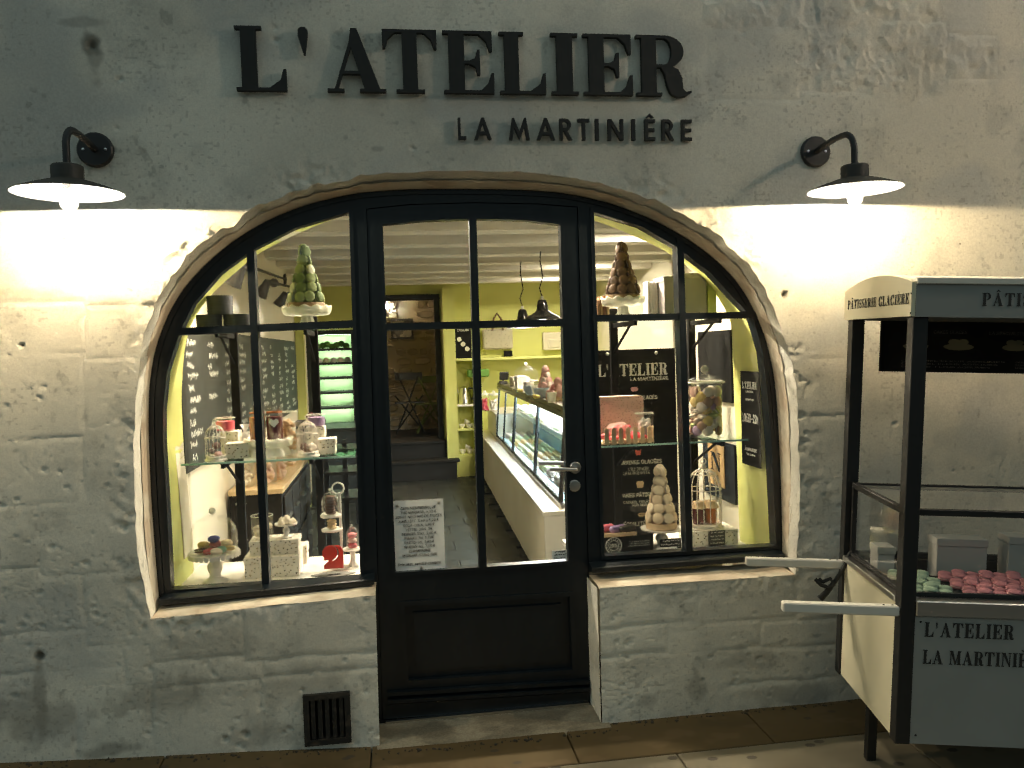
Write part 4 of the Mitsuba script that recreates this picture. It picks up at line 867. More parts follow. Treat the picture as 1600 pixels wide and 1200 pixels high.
# ------------------------------------------------------------------ left wall: chalkboard
CB = thing('chalkboard', 'long dark chalkboard covered in white handwriting on the left wall', 'chalkboard')
cy0, cy1, cz0, cz1 = 0.70, 5.5, 1.163, 1.71
part(CB, 'board', bx(XL + 0.002, XL + 0.016, cy0, cy1, 1.06, 1.76), SLATEBOARD)
gl = []
rc = np.random.default_rng(5)
for col in range(10):
    y = cy0 + 0.10 + col * 0.47
    for row in range(11):
        zz = 1.68 - row * 0.056 + rc.uniform(-0.008, 0.008)
        if rc.random() < 0.12: continue
        yy, n = y + rc.uniform(0, 0.05), int(rc.integers(3, 9))
        for _ in range(n):
            w = rc.uniform(0.016, 0.036)
            s = [(yy + w * u, zz + 0.018 * vv) for u, vv in zip(np.linspace(0, 1, 5), rc.uniform(-0.8, 1.2, 5))]
            gl.append(LineString(s).buffer(0.0030, 2)); yy += w + rc.uniform(0.002, 0.012)
lettering = unary_union(gl)
m = flat(lettering, 0.0008); X = np.eye(4); X[:3, :3] = [[0, 0, 1], [1, 0, 0], [0, 1, 0]]; X[:3, 3] = (XL + 0.0165, 0, 0); m.apply_transform(X)
part(CB, 'handwriting', m, CHALK)

# ------------------------------------------------------------------ counter and glass case
XC = 1.74
CO = thing('counter', 'pale stone shop counter with a low ledge running back on the right', 'counter')
cn0, cn1, cyn, cyf, zl = 0.885, 1.02, 1.58, 6.0, 0.60
def sk(m):
    v = m.vertices.copy(); v[:, 0] += (v[:, 1] - cyn) / (cyf - cyn) * 0.13; m.vertices = v; return m
part(CO, 'front_panel', sk(bx(cn0 + 0.025, XC - 0.03, cyn + 0.02, cyf + 1.0, 0.07, zl - 0.03)), CREAM)
part(CO, 'plinth', sk(bx(cn0 + 0.07, XC - 0.05, cyn + 0.06, cyf + 0.9, 0.0, 0.07)), BLACK_MATT)
part(CO, 'ledge', sk(bx(cn0, XC - 0.02, cyn, cyf + 1.0, zl - 0.03, zl, 0.004)), MARBLE)
part(CO, 'end_slab', bx(cn0 + 0.01, XC - 0.04, cyn - 0.002, cyn + 0.018, 0.02, zl - 0.031), MARBLE)
part(CO, 'back_counter', sk(bx(cn1 + 0.0, XC - 0.01, cyf - 0.1, cyf + 1.0, zl + 0.001, 0.9 - 0.02)), MARBLE)
GC = thing('display_case', 'refrigerated glass display case full of cakes on the counter', 'display case')
g0, g1, gz0, gz1 = cn1, cn1 + 0.05, zl + 0.03, 1.20
part(GC, 'base_rail', sk(bx(g0 - 0.012, g0 + 0.03, cyn + 0.05, cyf - 0.1, zl + 0.001, gz0)), STEEL)
def sheet(y0, y1):
    q = [(g0, y0, gz0), (g0, y1, gz0), (g1, y1, gz1), (g1, y0, gz1)]
    return sk(trimesh.Trimesh(q, [[0, 2, 1], [0, 3, 2]]))
ys = [1.7, 2.85, 4.3, 5.15, 5.85]
for k in range(4):
    part(GC, 'glass_panel', sheet(ys[k] + 0.03, ys[k + 1] - 0.03), JAR)
for y in ys:
    part(GC, 'upright', sk(tube([(g0, y, gz0), (g1, y, gz1)], 0.014 if y < 5 else 0.009, 8)), BLACK_METAL)
    if 2 < y < 5:
        part(GC, 'upright', sk(tube([(g0, y + 0.03, gz0), (g1, y + 0.03, gz1)], 0.009, 8)), STEEL)
part(GC, 'lower_frame', sk(tube([(g0 + 0.001, 1.7, gz0 + 0.012), (g0 + 0.001, 5.85, gz0 + 0.012)], 0.010, 6)), BLACK_METAL)
part(GC, 'top', sk(bx(g1 - 0.02, XC - 0.25, 1.66, 5.9, gz1, gz1 + 0.035, 0.004)), mat('case_top', (0.05, 0.045, 0.03), 0.25))
part(GC, 'top_fascia', sk(bx(g1 - 0.021, g1 + 0.004, 1.66, 5.9, gz1 - 0.035, gz1 - 0.001)), 'mat_case_top')
part(GC, 'back', sk(bx(XC - 0.30, XC - 0.27, 1.7, 5.85, zl + 0.001, gz1)), CASE_BLUE)
part(GC, 'shelf', sk(bx(g0 + 0.16, XC - 0.31, 1.75, 5.8, 0.93, 0.937)), SHELF_GLASS)
part(GC, 'deck', sk(bx(g0 + 0.035, XC - 0.31, 1.75, 5.8, zl + 0.002, zl + 0.03)), CASE_BLUE)
part(GC, 'light_tube', sk(bx(g1 + 0.10, g1 + 0.13, 1.8, 5.7, gz1 - 0.03, gz1 - 0.004)), ENAMEL, emitter=lamp(np.array([0.72, 0.95, 1.0]) * 85, 3))
rk = np.random.default_rng(9)
cake_c = [(0.70, 0.66, 0.42), (0.62, 0.72, 0.40), (0.70, 0.62, 0.50), (0.68, 0.52, 0.24), (0.52, 0.62, 0.36), (0.72, 0.68, 0.60)]
CAKE = [mat('cake_%s' % s, c, 0.6) for s, c in zip(('lemon', 'pistachio', 'almond', 'apricot', 'lime', 'cream'), cake_c)]
for lvl, zz in ((0, zl + 0.03), (1, 0.937)):
    for k, y in enumerate(np.arange(1.95, 5.7, 0.36)):
        ci = int(rk.integers(0, 6)); x = g0 + (0.14 if lvl == 0 else 0.26)
        nm = ('lemon yellow', 'pistachio green', 'almond coloured', 'apricot', 'soft green', 'cream white')[ci]
        CK = thing('cake_tray', f'{nm} cakes on the {("first", "second", "third", "fourth", "fifth", "sixth", "seventh", "eighth", "ninth", "tenth", "eleventh")[k]} tray from the door, {"lower deck" if lvl == 0 else "glass shelf"} of the display case', 'cakes', 'trays of cakes in the display case')
        part(CK, 'tray', sk(bx(x - 0.06, x + 0.24, y - 0.15, y + 0.15, zz, zz + 0.012, 0.003)), STEEL)
        for i in range(4):
            for j in range(4):
                part(CK, 'cake', sk(xf(lathe([(0, 0), (0.028, 0), (0.030, 0.02), (0.024, 0.042), (0, 0.05)], 10), trimesh.transformations.translation_matrix((x - 0.03 + 0.075 * i, y - 0.11 + 0.073 * j, zz + 0.012)))), CAKE[ci], True)
# things on top of the case
ztop = gz1 + 0.036

# ------------------------------------------------------------------ builders for sweets and glass
def mac_mesh(n=14):
    pr = [(0, -.52), (.45, -.50), (.78, -.42), (.95, -.27), (1, -.16), (1.02, -.10), (.82, -.09), (.82, .09), (1.02, .10), (1, .16), (.95, .27), (.78, .42), (.45, .50), (0, .52)]
    return trimesh.creation.revolve(np.array(pr, float), sections=n)
MAC = mac_mesh()
FILL = np.abs(MAC.vertices[:, 2]) < 0.095
_macs = {}
def mac_ply(shell, cream=None):
    key = (tuple(shell), cream)
    if key not in _macs:
        c = np.tile(np.array(shell, float), (len(MAC.vertices), 1))
        c[FILL] = cream or (np.array(shell) * 0.6 + 0.30)
        _macs[key] = mikit.ply(MAC, smooth=True, color=c)
    return _macs[key]
def place(at, axis=(0, 0, 1), r=0.022, h=None, spin=0.0):
    A = trimesh.geometry.align_vectors([0, 0, 1], np.array(axis, float))
    A = A @ trimesh.transformations.rotation_matrix(spin, (0, 0, 1))
    A[:3, :3] = A[:3, :3] @ np.diag([r, r, h or r])
    A[:3, 3] = at
    return mi.ScalarTransform4f(A)
def mac_part(par, at, axis, r, col, h=None, name='macaron'):
    return part(par, name, mac_ply(col), MACARON, to_world=place(at, axis, r, h, rng.uniform(0, 6)))
GREEN1, GREEN2, GREEN3 = (0.11, 0.155, 0.05), (0.21, 0.26, 0.11), (0.42, 0.44, 0.31)
BROWN1, BROWN2 = (0.085, 0.047, 0.026), (0.12, 0.068, 0.036)
CREAM1, CREAM2 = (0.70, 0.56, 0.38), (0.76, 0.64, 0.46)
PINK1, PINK2, PINK3 = (0.66, 0.30, 0.28), (0.72, 0.45, 0.40), (0.76, 0.62, 0.55)

def tower(label, at, H, R, r, rows, cols, base_r, base_h, tip=None):
    """A cone dressed with rings of macarons standing on edge against it."""
    x, y, z = at
    TW = thing('macaron_tower', label, 'macaron tower')
    part(TW, 'wooden_base', lathe([(0, 0), (base_r, 0), (base_r, base_h * 0.85), (base_r * 0.985, base_h), (0, base_h)], 32, at), BISCUIT if False else PALE_WOOD if cols is not GRN and cols is not BRN else mat_base, 40)
    part(TW, 'cone', lathe([(0, base_h), (max(R - r * 1.1, 0.012), base_h), (0.006, H - r), (0, H - r)], 20, at), MERINGUE if cols is CRM else BISCUIT if cols is PNK else CONE_DARK if cols is BRN else CONE_GREEN, True)
    for k in range(rows):
        f = k / (rows - 1) if rows > 1 else 0
        zz = base_h + r + (H - base_h - 2.4 * r) * f
        rr = max(R - r * 0.35 - (R - r * 0.6) * f, r * 0.55)
        n = max(3, int(round(2 * math.pi * rr / (1.85 * r))))
        for i in range(n):
            a = 2 * math.pi * (i + 0.5 * (k % 2)) / n + 0.2 + rng.uniform(-0.06, 0.06)
            ax = (math.cos(a), math.sin(a), 0.22 + rng.uniform(-0.1, 0.1))
            mac_part(TW, (x + rr * math.cos(a), y + rr * math.sin(a), z + zz + rng.uniform(-1, 1) * r * 0.08), ax, r, cols[int(rng.integers(0, len(cols)))], r * 0.95)
    mac_part(TW, (x, y, z + H - r), (0.5, -1, 0.3), r, tip or cols[0], r * 0.95)
    return TW
GRN, BRN, CRM, PNK = [GREEN1, GREEN2, GREEN2, GREEN3], [BROWN1, BROWN2], [CREAM1, CREAM2], [PINK1, PINK2, PINK3]
mat_base = mat('brown_base', mikit.proc(lambda p, n, uv: mix((0.16, 0.10, 0.05), (0.30, 0.20, 0.10), fbm(p.x * 80, p.y * 80, p.z * 80, 2))), 0.6)
CONE_GREEN = mat('cone_green', (0.12, 0.17, 0.05), 0.8)
CONE_DARK = mat('cone_dark', (0.04, 0.025, 0.015), 0.8)

def glass_cake_stand(label, at, R, H, drum=1.0):
    """A pressed glass stand with a ruffled plate and a fluted foot."""
    CS = thing('cake_stand', label, 'cake stand')
    n = 48; a = np.arange(n + 1) * 2 * np.pi / n
    rows = []
    for r, z in ((0.0, H - 0.012), (R * 0.55, H - 0.014), (R * 0.86, H - 0.006), (R * 0.98, H), (R, H - 0.012), (R * 0.96, H - 0.034), (R * 0.75, H - 0.042), (R * 0.30, H - 0.046), (0.0, H - 0.046)):
        w = 1 + (0.035 * np.cos(a * 12) if r > R * 0.7 else 0)
        rows.append(np.stack([at[0] + r * w * np.cos(a), at[1] + r * w * np.sin(a), np.full(n + 1, at[2] + z) + (0.006 * np.cos(a * 12) if r > R * 0.9 else 0)], 1))
    part(CS, 'plate', loft(rows), MILK, True)
    rows = []
    for r, z in ((R * 0.22 * drum, H - 0.046), (R * 0.20 * drum, H * 0.6), (R * 0.26 * drum, H * 0.3), (max(R * 0.5, R * 0.27 * drum), 0.006), (max(R * 0.52, R * 0.28 * drum), 0)):
        w = 1 + 0.10 * np.cos(a * 8)
        rows.append(np.stack([at[0] + r * w * np.cos(a), at[1] + r * w * np.sin(a), np.full(n + 1, at[2] + z)], 1))
    part(CS, 'foot', loft(rows), MILK, True)
    return CS

def glass_dome(par, at, R, H, name='glass_dome', knob=True):
    pr = [(R, 0), (R, H * 0.45)] + [(R * math.cos(t), H * 0.45 + H * 0.55 * math.sin(t)) for t in np.linspace(0.12, 1.5, 9)] + [(0, H)]
    d = part(par, name, lathe(pr, 32, at), PANE, True)
    part(d, 'rim', tube(arc((at[0], at[1], at[2] + 0.003), R, 0, 2 * math.pi * 31 / 32, 32, 'xy'), 0.0028, 6, closed=True), MILK, True)
    if knob:
        k = R * 0.16
        part(d, 'knob', lathe([(0, 0)] + [(max(k * math.sin(t), 0), k - k * math.cos(t)) for t in np.linspace(0.3, math.pi, 9)], 16, (at[0], at[1], at[2] + H)), MILK, True)
    return d

def jar(par, at, R, H, name='glass'):
    k_ = part(par, name, lathe([(0, 0.004), (R * 0.9, 0.004), (R, 0.012), (R, H), (R * 1.02, H + 0.003), (R * 0.96, H)], 28, at), JAR, True)
    part(k_, 'rim', tube(arc((at[0], at[1], at[2] + H), R, 0, 2 * math.pi * 27 / 28, 28, 'xy'), 0.0024, 6, closed=True), MILK, True)
    return k_

def birdcage(label, at, R, H, m=None):
    m = m or WHITE_WIRE
    x, y, z = at
    BC = thing('birdcage', label, 'birdcage')
    part(BC, 'base', lathe([(0, 0), (R * 1.12, 0), (R * 1.12, 0.006), (R, 0.010), (R, 0.02), (0, 0.02)], 32, at), m, 40)
    body, w = H * 0.56, R * 0.020 + 0.0005
    n = 16
    for i in range(n):
        a = 2 * math.pi * i / n
        ca, sa = math.cos(a), math.sin(a)
        p = [(x + R * ca, y + R * sa, z + 0.01), (x + R * ca, y + R * sa, z + body)]
        for t in np.linspace(0.25, 1.5, 7):
            rr = R * math.cos(t); p.append((x + rr * ca, y + rr * sa, z + body + (H * 0.30) * math.sin(t)))
        part(BC, 'bar', tube(p, w, 5), m, 60)
    for zz, rr in ((0.024, R), (body, R), (body + H * 0.22, R * 0.68)):
        part(BC, 'hoop', tube(arc((x, y, z + zz), rr * 1.01, 0, 2 * math.pi * 23 / 24, 24, 'xy'), w * 1.35, 5, closed=True), m, 60)
    fin = part(BC, 'finial', lathe([(0, H * 0.85), (R * 0.22, H * 0.855), (R * 0.10, H * 0.88), (R * 0.14, H * 0.90), (R * 0.05, H * 0.92), (0, H * 0.925)], 16, at), m, True)
    part(fin, 'ring', tube(arc((x, y, z + H * 0.925 + R * 0.16), R * 0.17, 0, 2 * math.pi * 15 / 16, 16), w * 1.3, 6, closed=True), m, 60)
    return BC

def gift_box(label, x0, x1, y0, y1, z0, z1, m=None, lid=0.4, group=None):
    G = thing('gift_box', label, 'box', group)
    h = z1 - z0
    part(G, 'box_body', bx(x0 + 0.003, x1 - 0.003, y0 + 0.003, y1 - 0.003, z0, z1 - h * lid, 0.001), m or DOTTED)
    part(G, 'lid', bx(x0, x1, y0, y1, z1 - h * lid, z1, 0.0015), m or DOTTED)
    return G

def white_stand(label, at, R, H, m=None, frill=False):
    CS = thing('cake_stand', label, 'cake stand')
    part(CS, 'plate', lathe([(0, H - 0.010), (R * 0.97, H - 0.008), (R, H), (R * 0.97, H - 0.001), (R * 0.9, H - 0.004), (0, H - 0.004)], 40, at), m or WHITE, True)
    part(CS, 'pedestal', lathe([(0, 0), (R * 0.50, 0), (R * 0.48, 0.006), (R * 0.28, H * 0.14), (R * 0.20, H * 0.22), (R * 0.30, H * 0.42), (R * 0.30, H * 0.55), (R * 0.16, H * 0.72), (R * 0.22, H * 0.88), (R * 0.30, H - 0.009), (0, H - 0.009)], 28, at), m or WHITE, True)
    if frill:
        n = 30
        ring = []
        for i in range(n):
            a = 2 * math.pi * i / n
            c = np.array([at[0] + R * math.cos(a), at[1] + R * math.sin(a), at[2] + H - 0.012])
            ring.append(lathe([(0, 0), (R * 0.10, 0), (R * 0.10, 0.003), (0, 0.003)], 8, c - 0.0015 * np.array([math.cos(a), math.sin(a), 0]), (math.cos(a), math.sin(a), 0)))
        part(CS, 'lace_rim', cat(*ring), m or WHITE)
    return CS

def rack_upright(x, y, z0, z1, label):
    U = thing('shelf_upright', label, 'shelf upright')
    part(U, 'post', bx(x - 0.020, x + 0.020, y, y + 0.03, z0, z1, 0.002), RACK_BLACK)
    return U

def bracket(par, x, y0, y1, z):
    part(par, 'bracket', cat(bx(x - 0.008, x + 0.008, y0, y1, z - 0.036, z - 0.012, 0.002), tube([(x, y1, z - 0.16), (x, y0 + 0.09, z - 0.03)], 0.007, 6)), RACK_BLACK)

# ------------------------------------------------------------------ left window
SHY0, SHY1 = 0.40, 0.80
LSH = 1.149 - 0.004
x0, x1 = -0.932, -0.177
GSf = thing('glass_shelf', 'glass shelf with greenish edge across the left window', 'shelf')
part(GSf, 'glass_top', bx(x0, x1, SHY0 + 0.003, SHY1, LSH - 0.008, LSH), SHELF_GLASS)
part(GSf, 'front_edge', bx(x0, x1, SHY0 - 0.001, SHY0 + 0.002, LSH - 0.0085, LSH + 0.0005), GLASS_RIM)
USH = 1.735
UPL = thing('glass_shelf', 'upper glass shelf behind the transom of the left window', 'shelf')
part(UPL, 'glass_top', bx(-0.90, -0.12, SHY0 + 0.003, SHY1, USH - 0.008, USH), SHELF_GLASS)
part(UPL, 'front_edge', bx(-0.90, -0.12, SHY0 - 0.001, SHY0 + 0.002, USH - 0.0085, USH + 0.0005), GLASS_RIM)
for x, lab in ((-0.767, 'black shelf upright behind the left window, left one'), (-0.38, 'black shelf upright behind the left window, right one')):
    U = rack_upright(x, 0.84, 0.60, 1.80, lab)
    bracket(U, x, 0.45, 0.84, LSH); bracket(U, x, 0.45, 0.84, USH)
LZ = 0.6 + 0.002
LG = thing('display_ledge', 'white display ledge along the bottom of the left window', 'ledge')
part(LG, 'board', bx(-0.965, -0.125, 0.256, 0.80, LZ - 0.03, LZ, 0.002), WHITE_BOARD)
part(LG, 'support', bx(-0.96, -0.13, 0.74, 0.76, 0.02, LZ - 0.031), CREAM)
# hat boxes on the upper shelf
def hatbox(px0, px1, y, z, h, lab):
    HB = thing('hat_box', lab, 'hat box', None)
    c, r = ((px0 + px1) / 2, y, z), (px1 - px0) / 2
    part(HB, 'box_body', lathe([(0, 0), (r * 0.975, 0), (r * 0.975, h * 0.72), (0, h * 0.72)], 40, c), HATBOX, 40)
    part(HB, 'lid', lathe([(0, h * 0.72), (r, h * 0.72), (r, h * 0.985), (r * 0.99, h), (0, h)], 40, c), HATBOX, 40)
hz1, hz2 = 1.806, 1.892
hatbox(-0.883, -0.769, 0.60, USH, hz1 - USH, 'round charcoal hat box at the left end of the upper shelf')
hatbox(-0.767, -0.643, 0.62, USH, hz1 - USH, 'round charcoal hat box right of the bottom pair on the upper shelf')
hatbox(-0.834, -0.718, 0.605, hz1 + 0.001, hz2 - hz1, 'round charcoal hat box on top of two others on the upper shelf')
# the green tower
c = (-0.384, 0.6, 1.772)
plz = 1.835
glass_cake_stand('ruffled glass cake stand under the green macaron tower', (c[0], 0.6, USH), 0.112, plz - USH)
tower('pyramid of green macarons on a ruffled glass stand in the left window', (c[0] - 0.002, 0.6, plz - 0.008), 0.293 + 0.008, 0.081, 0.026, 6, GRN, 0.087, 0.024, GREEN1)
# lower shelf, left group
bz = LSH
birdcage('small white wire birdcage with macarons at the left end of the left glass shelf', (-0.797, 0.47, bz), 0.044, 0.186)
for k, (dx, dy, dz, col, nm) in enumerate(((-0.015, 0.0, 0.042, (0.10, 0.06, 0.05), 'dark brown'), (0.012, -0.008, 0.030, (0.50, 0.30, 0.28), 'dusty pink'), (0.0, 0.012, 0.066, (0.15, 0.08, 0.07), 'plum brown'))):
    solo('macaron', mac_ply(col), MACARON, f'{nm} macaron inside the birdcage at the left end of the glass shelf', 'macaron', to_world=place((-0.797 + dx, 0.47 + dy, bz + dz), (0.3, -0.5 * k, 1), 0.018))
gift_box('white speckled gift box at front of the left glass shelf', -0.765, -0.658, 0.50, 0.60, bz, 1.215)
gift_box('white speckled gift box below the pink candle on the left glass shelf', -0.808, -0.724, 0.62, 0.72, bz, 1.26)
CA = thing('candle', 'pink candle in a clear tumbler on the left glass shelf', 'candle')
cc = (-0.789, 0.665, 1.26 + 0.001)
part(CA, 'wax', lathe([(0, 0.005), (0.042, 0.005), (0.043, 0.046), (0, 0.046)], 24, cc), WAX_PINK, 40)
jar(CA, cc, 0.045, 0.062)
glass_cake_stand('fluted glass stand carrying two fruit jars on the left glass shelf', (-0.581, 0.58, bz), 0.111, 1.227 - bz, 3.0)
jz = 1.227 - 0.009
for px, R, H, m, lab in ((-0.627, 0.037, 0.150, LIQUID_ORANGE, 'jar of orange and dark red fruit preserve on the fluted glass stand'), (-0.549, 0.038, 0.150, LIQUID_RED, 'jar of dark red preserve with a white heart tag on the fluted glass stand')):
    J = thing('preserve_jar', lab, 'jar')
    c = (px, 0.57, jz)
    part(J, 'preserve', lathe([(0, 0.004), (R * 0.93, 0.004), (R * 0.95, H * 0.72), (0, H * 0.74)], 24, c), m, 40)
    part(J, 'glass', lathe([(0, 0), (R, 0.002), (R, H * 0.74), (R * 0.8, H * 0.84), (R * 0.82, H)], 28, c), JAR, True)
    part(J, 'rubber_seal', tube(arc((c[0], c[1], c[2] + H * 0.86), R * 0.86, 0, 2 * math.pi * 19 / 20, 20, 'xy'), 0.004, 6, closed=True), LIQUID_ORANGE)
    part(J, 'glass_lid', lathe([(R * 0.9, H), (R * 0.9, H + 0.008), (0, H + 0.012)], 24, c), JAR, True)
    if m == LIQUID_RED:
        hrt = Polygon([(0, -0.022), (0.022, 0.0), (0.018, 0.016), (0.008, 0.018), (0, 0.010), (-0.008, 0.018), (-0.018, 0.016), (-0.022, 0.0)])
        part(J, 'heart_tag', prism(affinity.translate(hrt, px + 0.002, jz + H * 0.55), 0.57 - R - 0.006, 0.57 - R - 0.003), PAPER, label='white heart shaped tag')
def biscuit_fill(par, c, R, H, n, m, size=0.013, name='biscuits'):
    ms = []
    for i in range(n):
        a, rr = rng.uniform(0, 6.28), (R - size * 1.2) * math.sqrt(rng.uniform(0, 1))
        b = trimesh.creation.icosphere(1, size * rng.uniform(0.75, 1.1)); b.vertices *= rng.uniform(0.7, 1.1, 3)
        b.apply_translation((c[0] + rr * math.cos(a), c[1] + rr * math.sin(a), c[2] + size + (H - 2 * size) * (i + 0.5) / n)); ms.append(b)
    part(par, name, cat(*ms), m, True, kind='stuff')
for px, y, R, H, lab in ((-0.499, 0.66, 0.043, 0.195, 'tall glass jar of pale biscuits behind the preserve jars'), (-0.67, 0.73, 0.030, 0.10, 'short glass jar behind the fluted glass stand')):
    J = thing('biscuit_jar', lab, 'jar')
    jar(J, (px, y, bz), R, H)
    biscuit_fill(J, (px, y, bz), R, H * 0.85, 46 if H > 0.12 else 22, BISCUIT)
scene['mat_cellophane'] = {'type': 'mask', 'opacity': 0.25, 'bsdf': {'type': 'twosided', 'bsdf': {'type': 'principled', 'base_color': {'type': 'rgb', 'value': [0.8, 0.76, 0.7]}, 'roughness': 0.12, 'specular': 1.0}}}
for px, y, m, lab in ((-0.706, 0.70, BISCUIT, 'clear bag of brown biscuits behind the speckled boxes on the left glass shelf'), (-0.463, 0.73, PINK_MERINGUE, 'clear bag of pink sweets behind the right birdcage on the left glass shelf')):
    BG = thing('sweet_bag', lab, 'bag')
    biscuit_fill(BG, (px, y, bz), 0.034, 0.075, 26, m, 0.013, 'sweets')
    bag = trimesh.creation.icosphere(2, 1.0); bag.vertices *= (1 + 0.3 * (meshkit.noise(bag.vertices * 3.3, 9) - 0.5))[:, None]; bag.vertices *= (0.043, 0.043, 0.052); bag.apply_translation((px, y, bz + 0.052))
    part(BG, 'cellophane', bag, 'mat_cellophane')
    part(BG, 'gathered_top', lathe([(0.006, 0), (0.008, 0.012), (0.024, 0.040), (0.021, 0.041), (0.004, 0.012)], 9, (px, y, bz + 0.10)), 'mat_cellophane')
gift_box('white speckled gift box under the purple candle on the left glass shelf', -0.414, -0.325, 0.60, 0.70, bz, 1.263)
gift_box('white speckled gift box at the right end of the left glass shelf', -0.35, -0.269, 0.50, 0.60, bz, 1.217)
CA = thing('candle', 'purple candle in a clear tumbler on the left glass shelf', 'candle')
cc = (-0.367, 0.645, 1.263 + 0.001)
part(CA, 'wax', lathe([(0, 0.005), (0.040, 0.005), (0.041, 0.046), (0, 0.046)], 24, cc), WAX_PURPLE, 40)
jar(CA, cc, 0.043, 0.058)
bc = (-0.391, 0.46, bz)
birdcage('white wire birdcage with brown and white macarons on the left glass shelf', bc, 0.046, 0.186)
for dx, dy, dz, col, nm in ((-0.014, -0.008, 0.045, (0.12, 0.07, 0.05), 'chocolate brown'), (0.018, 0.0, 0.042, (0.70, 0.62, 0.52), 'creamy white'), (-0.002, 0.012, 0.030, (0.36, 0.22, 0.15), 'hazelnut')):
    solo('macaron', mac_ply(col), MACARON, f'{nm} macaron inside the birdcage right on the glass shelf', 'macaron', to_world=place((bc[0] + dx, bc[1] + dy, bz + dz), (0.3, -0.8, 0.5), 0.020))
# bottom ledge, left window
c = (-0.82, 0.45, LZ)
Hs = 0.737 - LZ
white_stand('white lace rimmed cake stand with a glass dome in the left window', c, 0.111, Hs, frill=True)
DM = thing('glass_dome', 'clear glass dome with knob over macarons on the white lace stand', 'cake dome')
glass_dome(DM, (c[0], 0.45, LZ + Hs + 0.001), 0.102, 0.167)
mm = [((-0.055, -0.02), (0.09, 0.05, 0.05), 'dark plum'), ((-0.05, 0.03), (0.55, 0.42, 0.22), 'ochre'), ((-0.012, -0.045), (0.50, 0.10, 0.12), 'raspberry red'), ((0.022, -0.06), (0.70, 0.62, 0.52), 'ivory'), ((0.035, -0.03), (0.20, 0.36, 0.28), 'sea green'),
      ((0.065, -0.005), (0.62, 0.48, 0.20), 'golden'), ((0.03, 0.03), (0.50, 0.34, 0.26), 'toffee'), ((-0.01, 0.05), (0.58, 0.42, 0.30), 'beige')]
for (dx, dy), col, nm in mm:
    solo('macaron', mac_ply(col), MACARON, f'{nm} macaron lying under the glass dome of the left window', 'macaron', to_world=place((c[0] + dx, c[1] + dy, LZ + Hs + 0.013), (rng.uniform(-.3, .3), rng.uniform(-.3, .3), 1), 0.026, 0.021))
for (dx, dy, dz), col, nm in (((0.0, 0.0, 0.058), (0.10, 0.10, 0.30), 'dark blue'), ((0.055, 0.005, 0.036), (0.72, 0.60, 0.38), 'pale yellow'), ((-0.045, 0.0, 0.034), (0.50, 0.36, 0.12), 'mustard'), ((0.005, 0.005, 0.034), (0.55, 0.20, 0.16), 'brick red')):
    solo('macaron', mac_ply(col), MACARON, f'{nm} macaron heaped on others under the glass dome of the left window', 'macaron', to_world=place((c[0] + dx, c[1] + dy, LZ + Hs + dz), (rng.uniform(-.2, .2), -0.2, 1), 0.026, 0.021))
b1 = 0.699
b2 = 0.766
gift_box('large white speckled gift box at the bottom of the stack in the left window', -0.694, -0.45, 0.44, 0.62, LZ, b1, lid=0.30)
gift_box('smaller white speckled gift box on the large one in the left window', -0.673, -0.452, 0.47, 0.60, b1 + 0.001, b2, lid=0.35)
gift_box('white speckled gift box standing behind the stack in the left window', -0.559, -0.436, 0.66, 0.76, LZ, 0.69)
J = thing('biscuit_jar', 'open glass jar of pale sweets on the stacked speckled boxes', 'jar')
c = (-0.619, 0.53, b2 + 0.001)
jar(J, c, 0.049, 0.107); biscuit_fill(J, c, 0.049, 0.073, 26, MERINGUE)
c = (-0.511, 0.52, b2 + 0.001)
white_stand('little white cake stand of meringues on the stacked speckled boxes', c, 0.052, 0.067)
MH = thing('meringue_heap', 'heap of cream coloured meringue drops on the little white stand', 'meringues')
for i in range(13):
    a = i * 2.4; rr = 0.036 * math.sqrt((i % 9) / 9.0)
    d = lathe([(0, 0), (0.013, 0.002), (0.014, 0.010), (0.008, 0.018), (0.0, 0.026)], 12)
    part(MH, 'meringue', xf(d, trimesh.transformations.translation_matrix((c[0] + rr * math.cos(a), c[1] + rr * math.sin(a), c[2] + 0.067 - 0.002 + (0.013 if i >= 9 else 0))) @ trimesh.transformations.rotation_matrix(rng.uniform(-.5, .5), (1, .3, 0))), MERINGUE, True)
# tiered white stand with cloches
c = (-0.276, 0.52, LZ)
TS = thing('tiered_stand', 'white two tier stand with a ring handle at the right of the left window', 'stand')
zt1, zt2, ztp = [0.794, 0.86, 0.979]
part(TS, 'rod', tube([(c[0] + 0.012, 0.535, LZ), (c[0] + 0.012, 0.535, ztp - 0.02)], 0.007, 10), WHITE)
part(TS, 'ring_handle', tube(arc((c[0] + 0.006, 0.535, ztp), 0.027, 0, 2 * math.pi * 27 / 28, 28), 0.004, 8, closed=True), WHITE)
part(TS, 'foot', lathe([(0, 0), (0.05, 0), (0.05, 0.006), (0.015, 0.012), (0, 0.012)], 28, (c[0] + 0.012, 0.535, LZ + 0.001)), WHITE, 40)
for zz, R, xx in ((zt1, 0.049, -0.303), (zt2, 0.049, -0.306)):
    part(TS, 'tier', lathe([(0, -0.010), (R * 0.96, -0.010), (R, -0.002), (R, 0.001), (R * 0.95, 0), (0, 0)], 30, (xx, 0.52, zz)), WHITE, True)
CL2 = thing('glass_cloche', 'narrow glass cloche over stacked chocolate biscuits on the tiered stand', 'cloche')
xx = -0.306
glass_dome(CL2, (xx, 0.515, zt2 + 0.002), 0.041, 0.11)
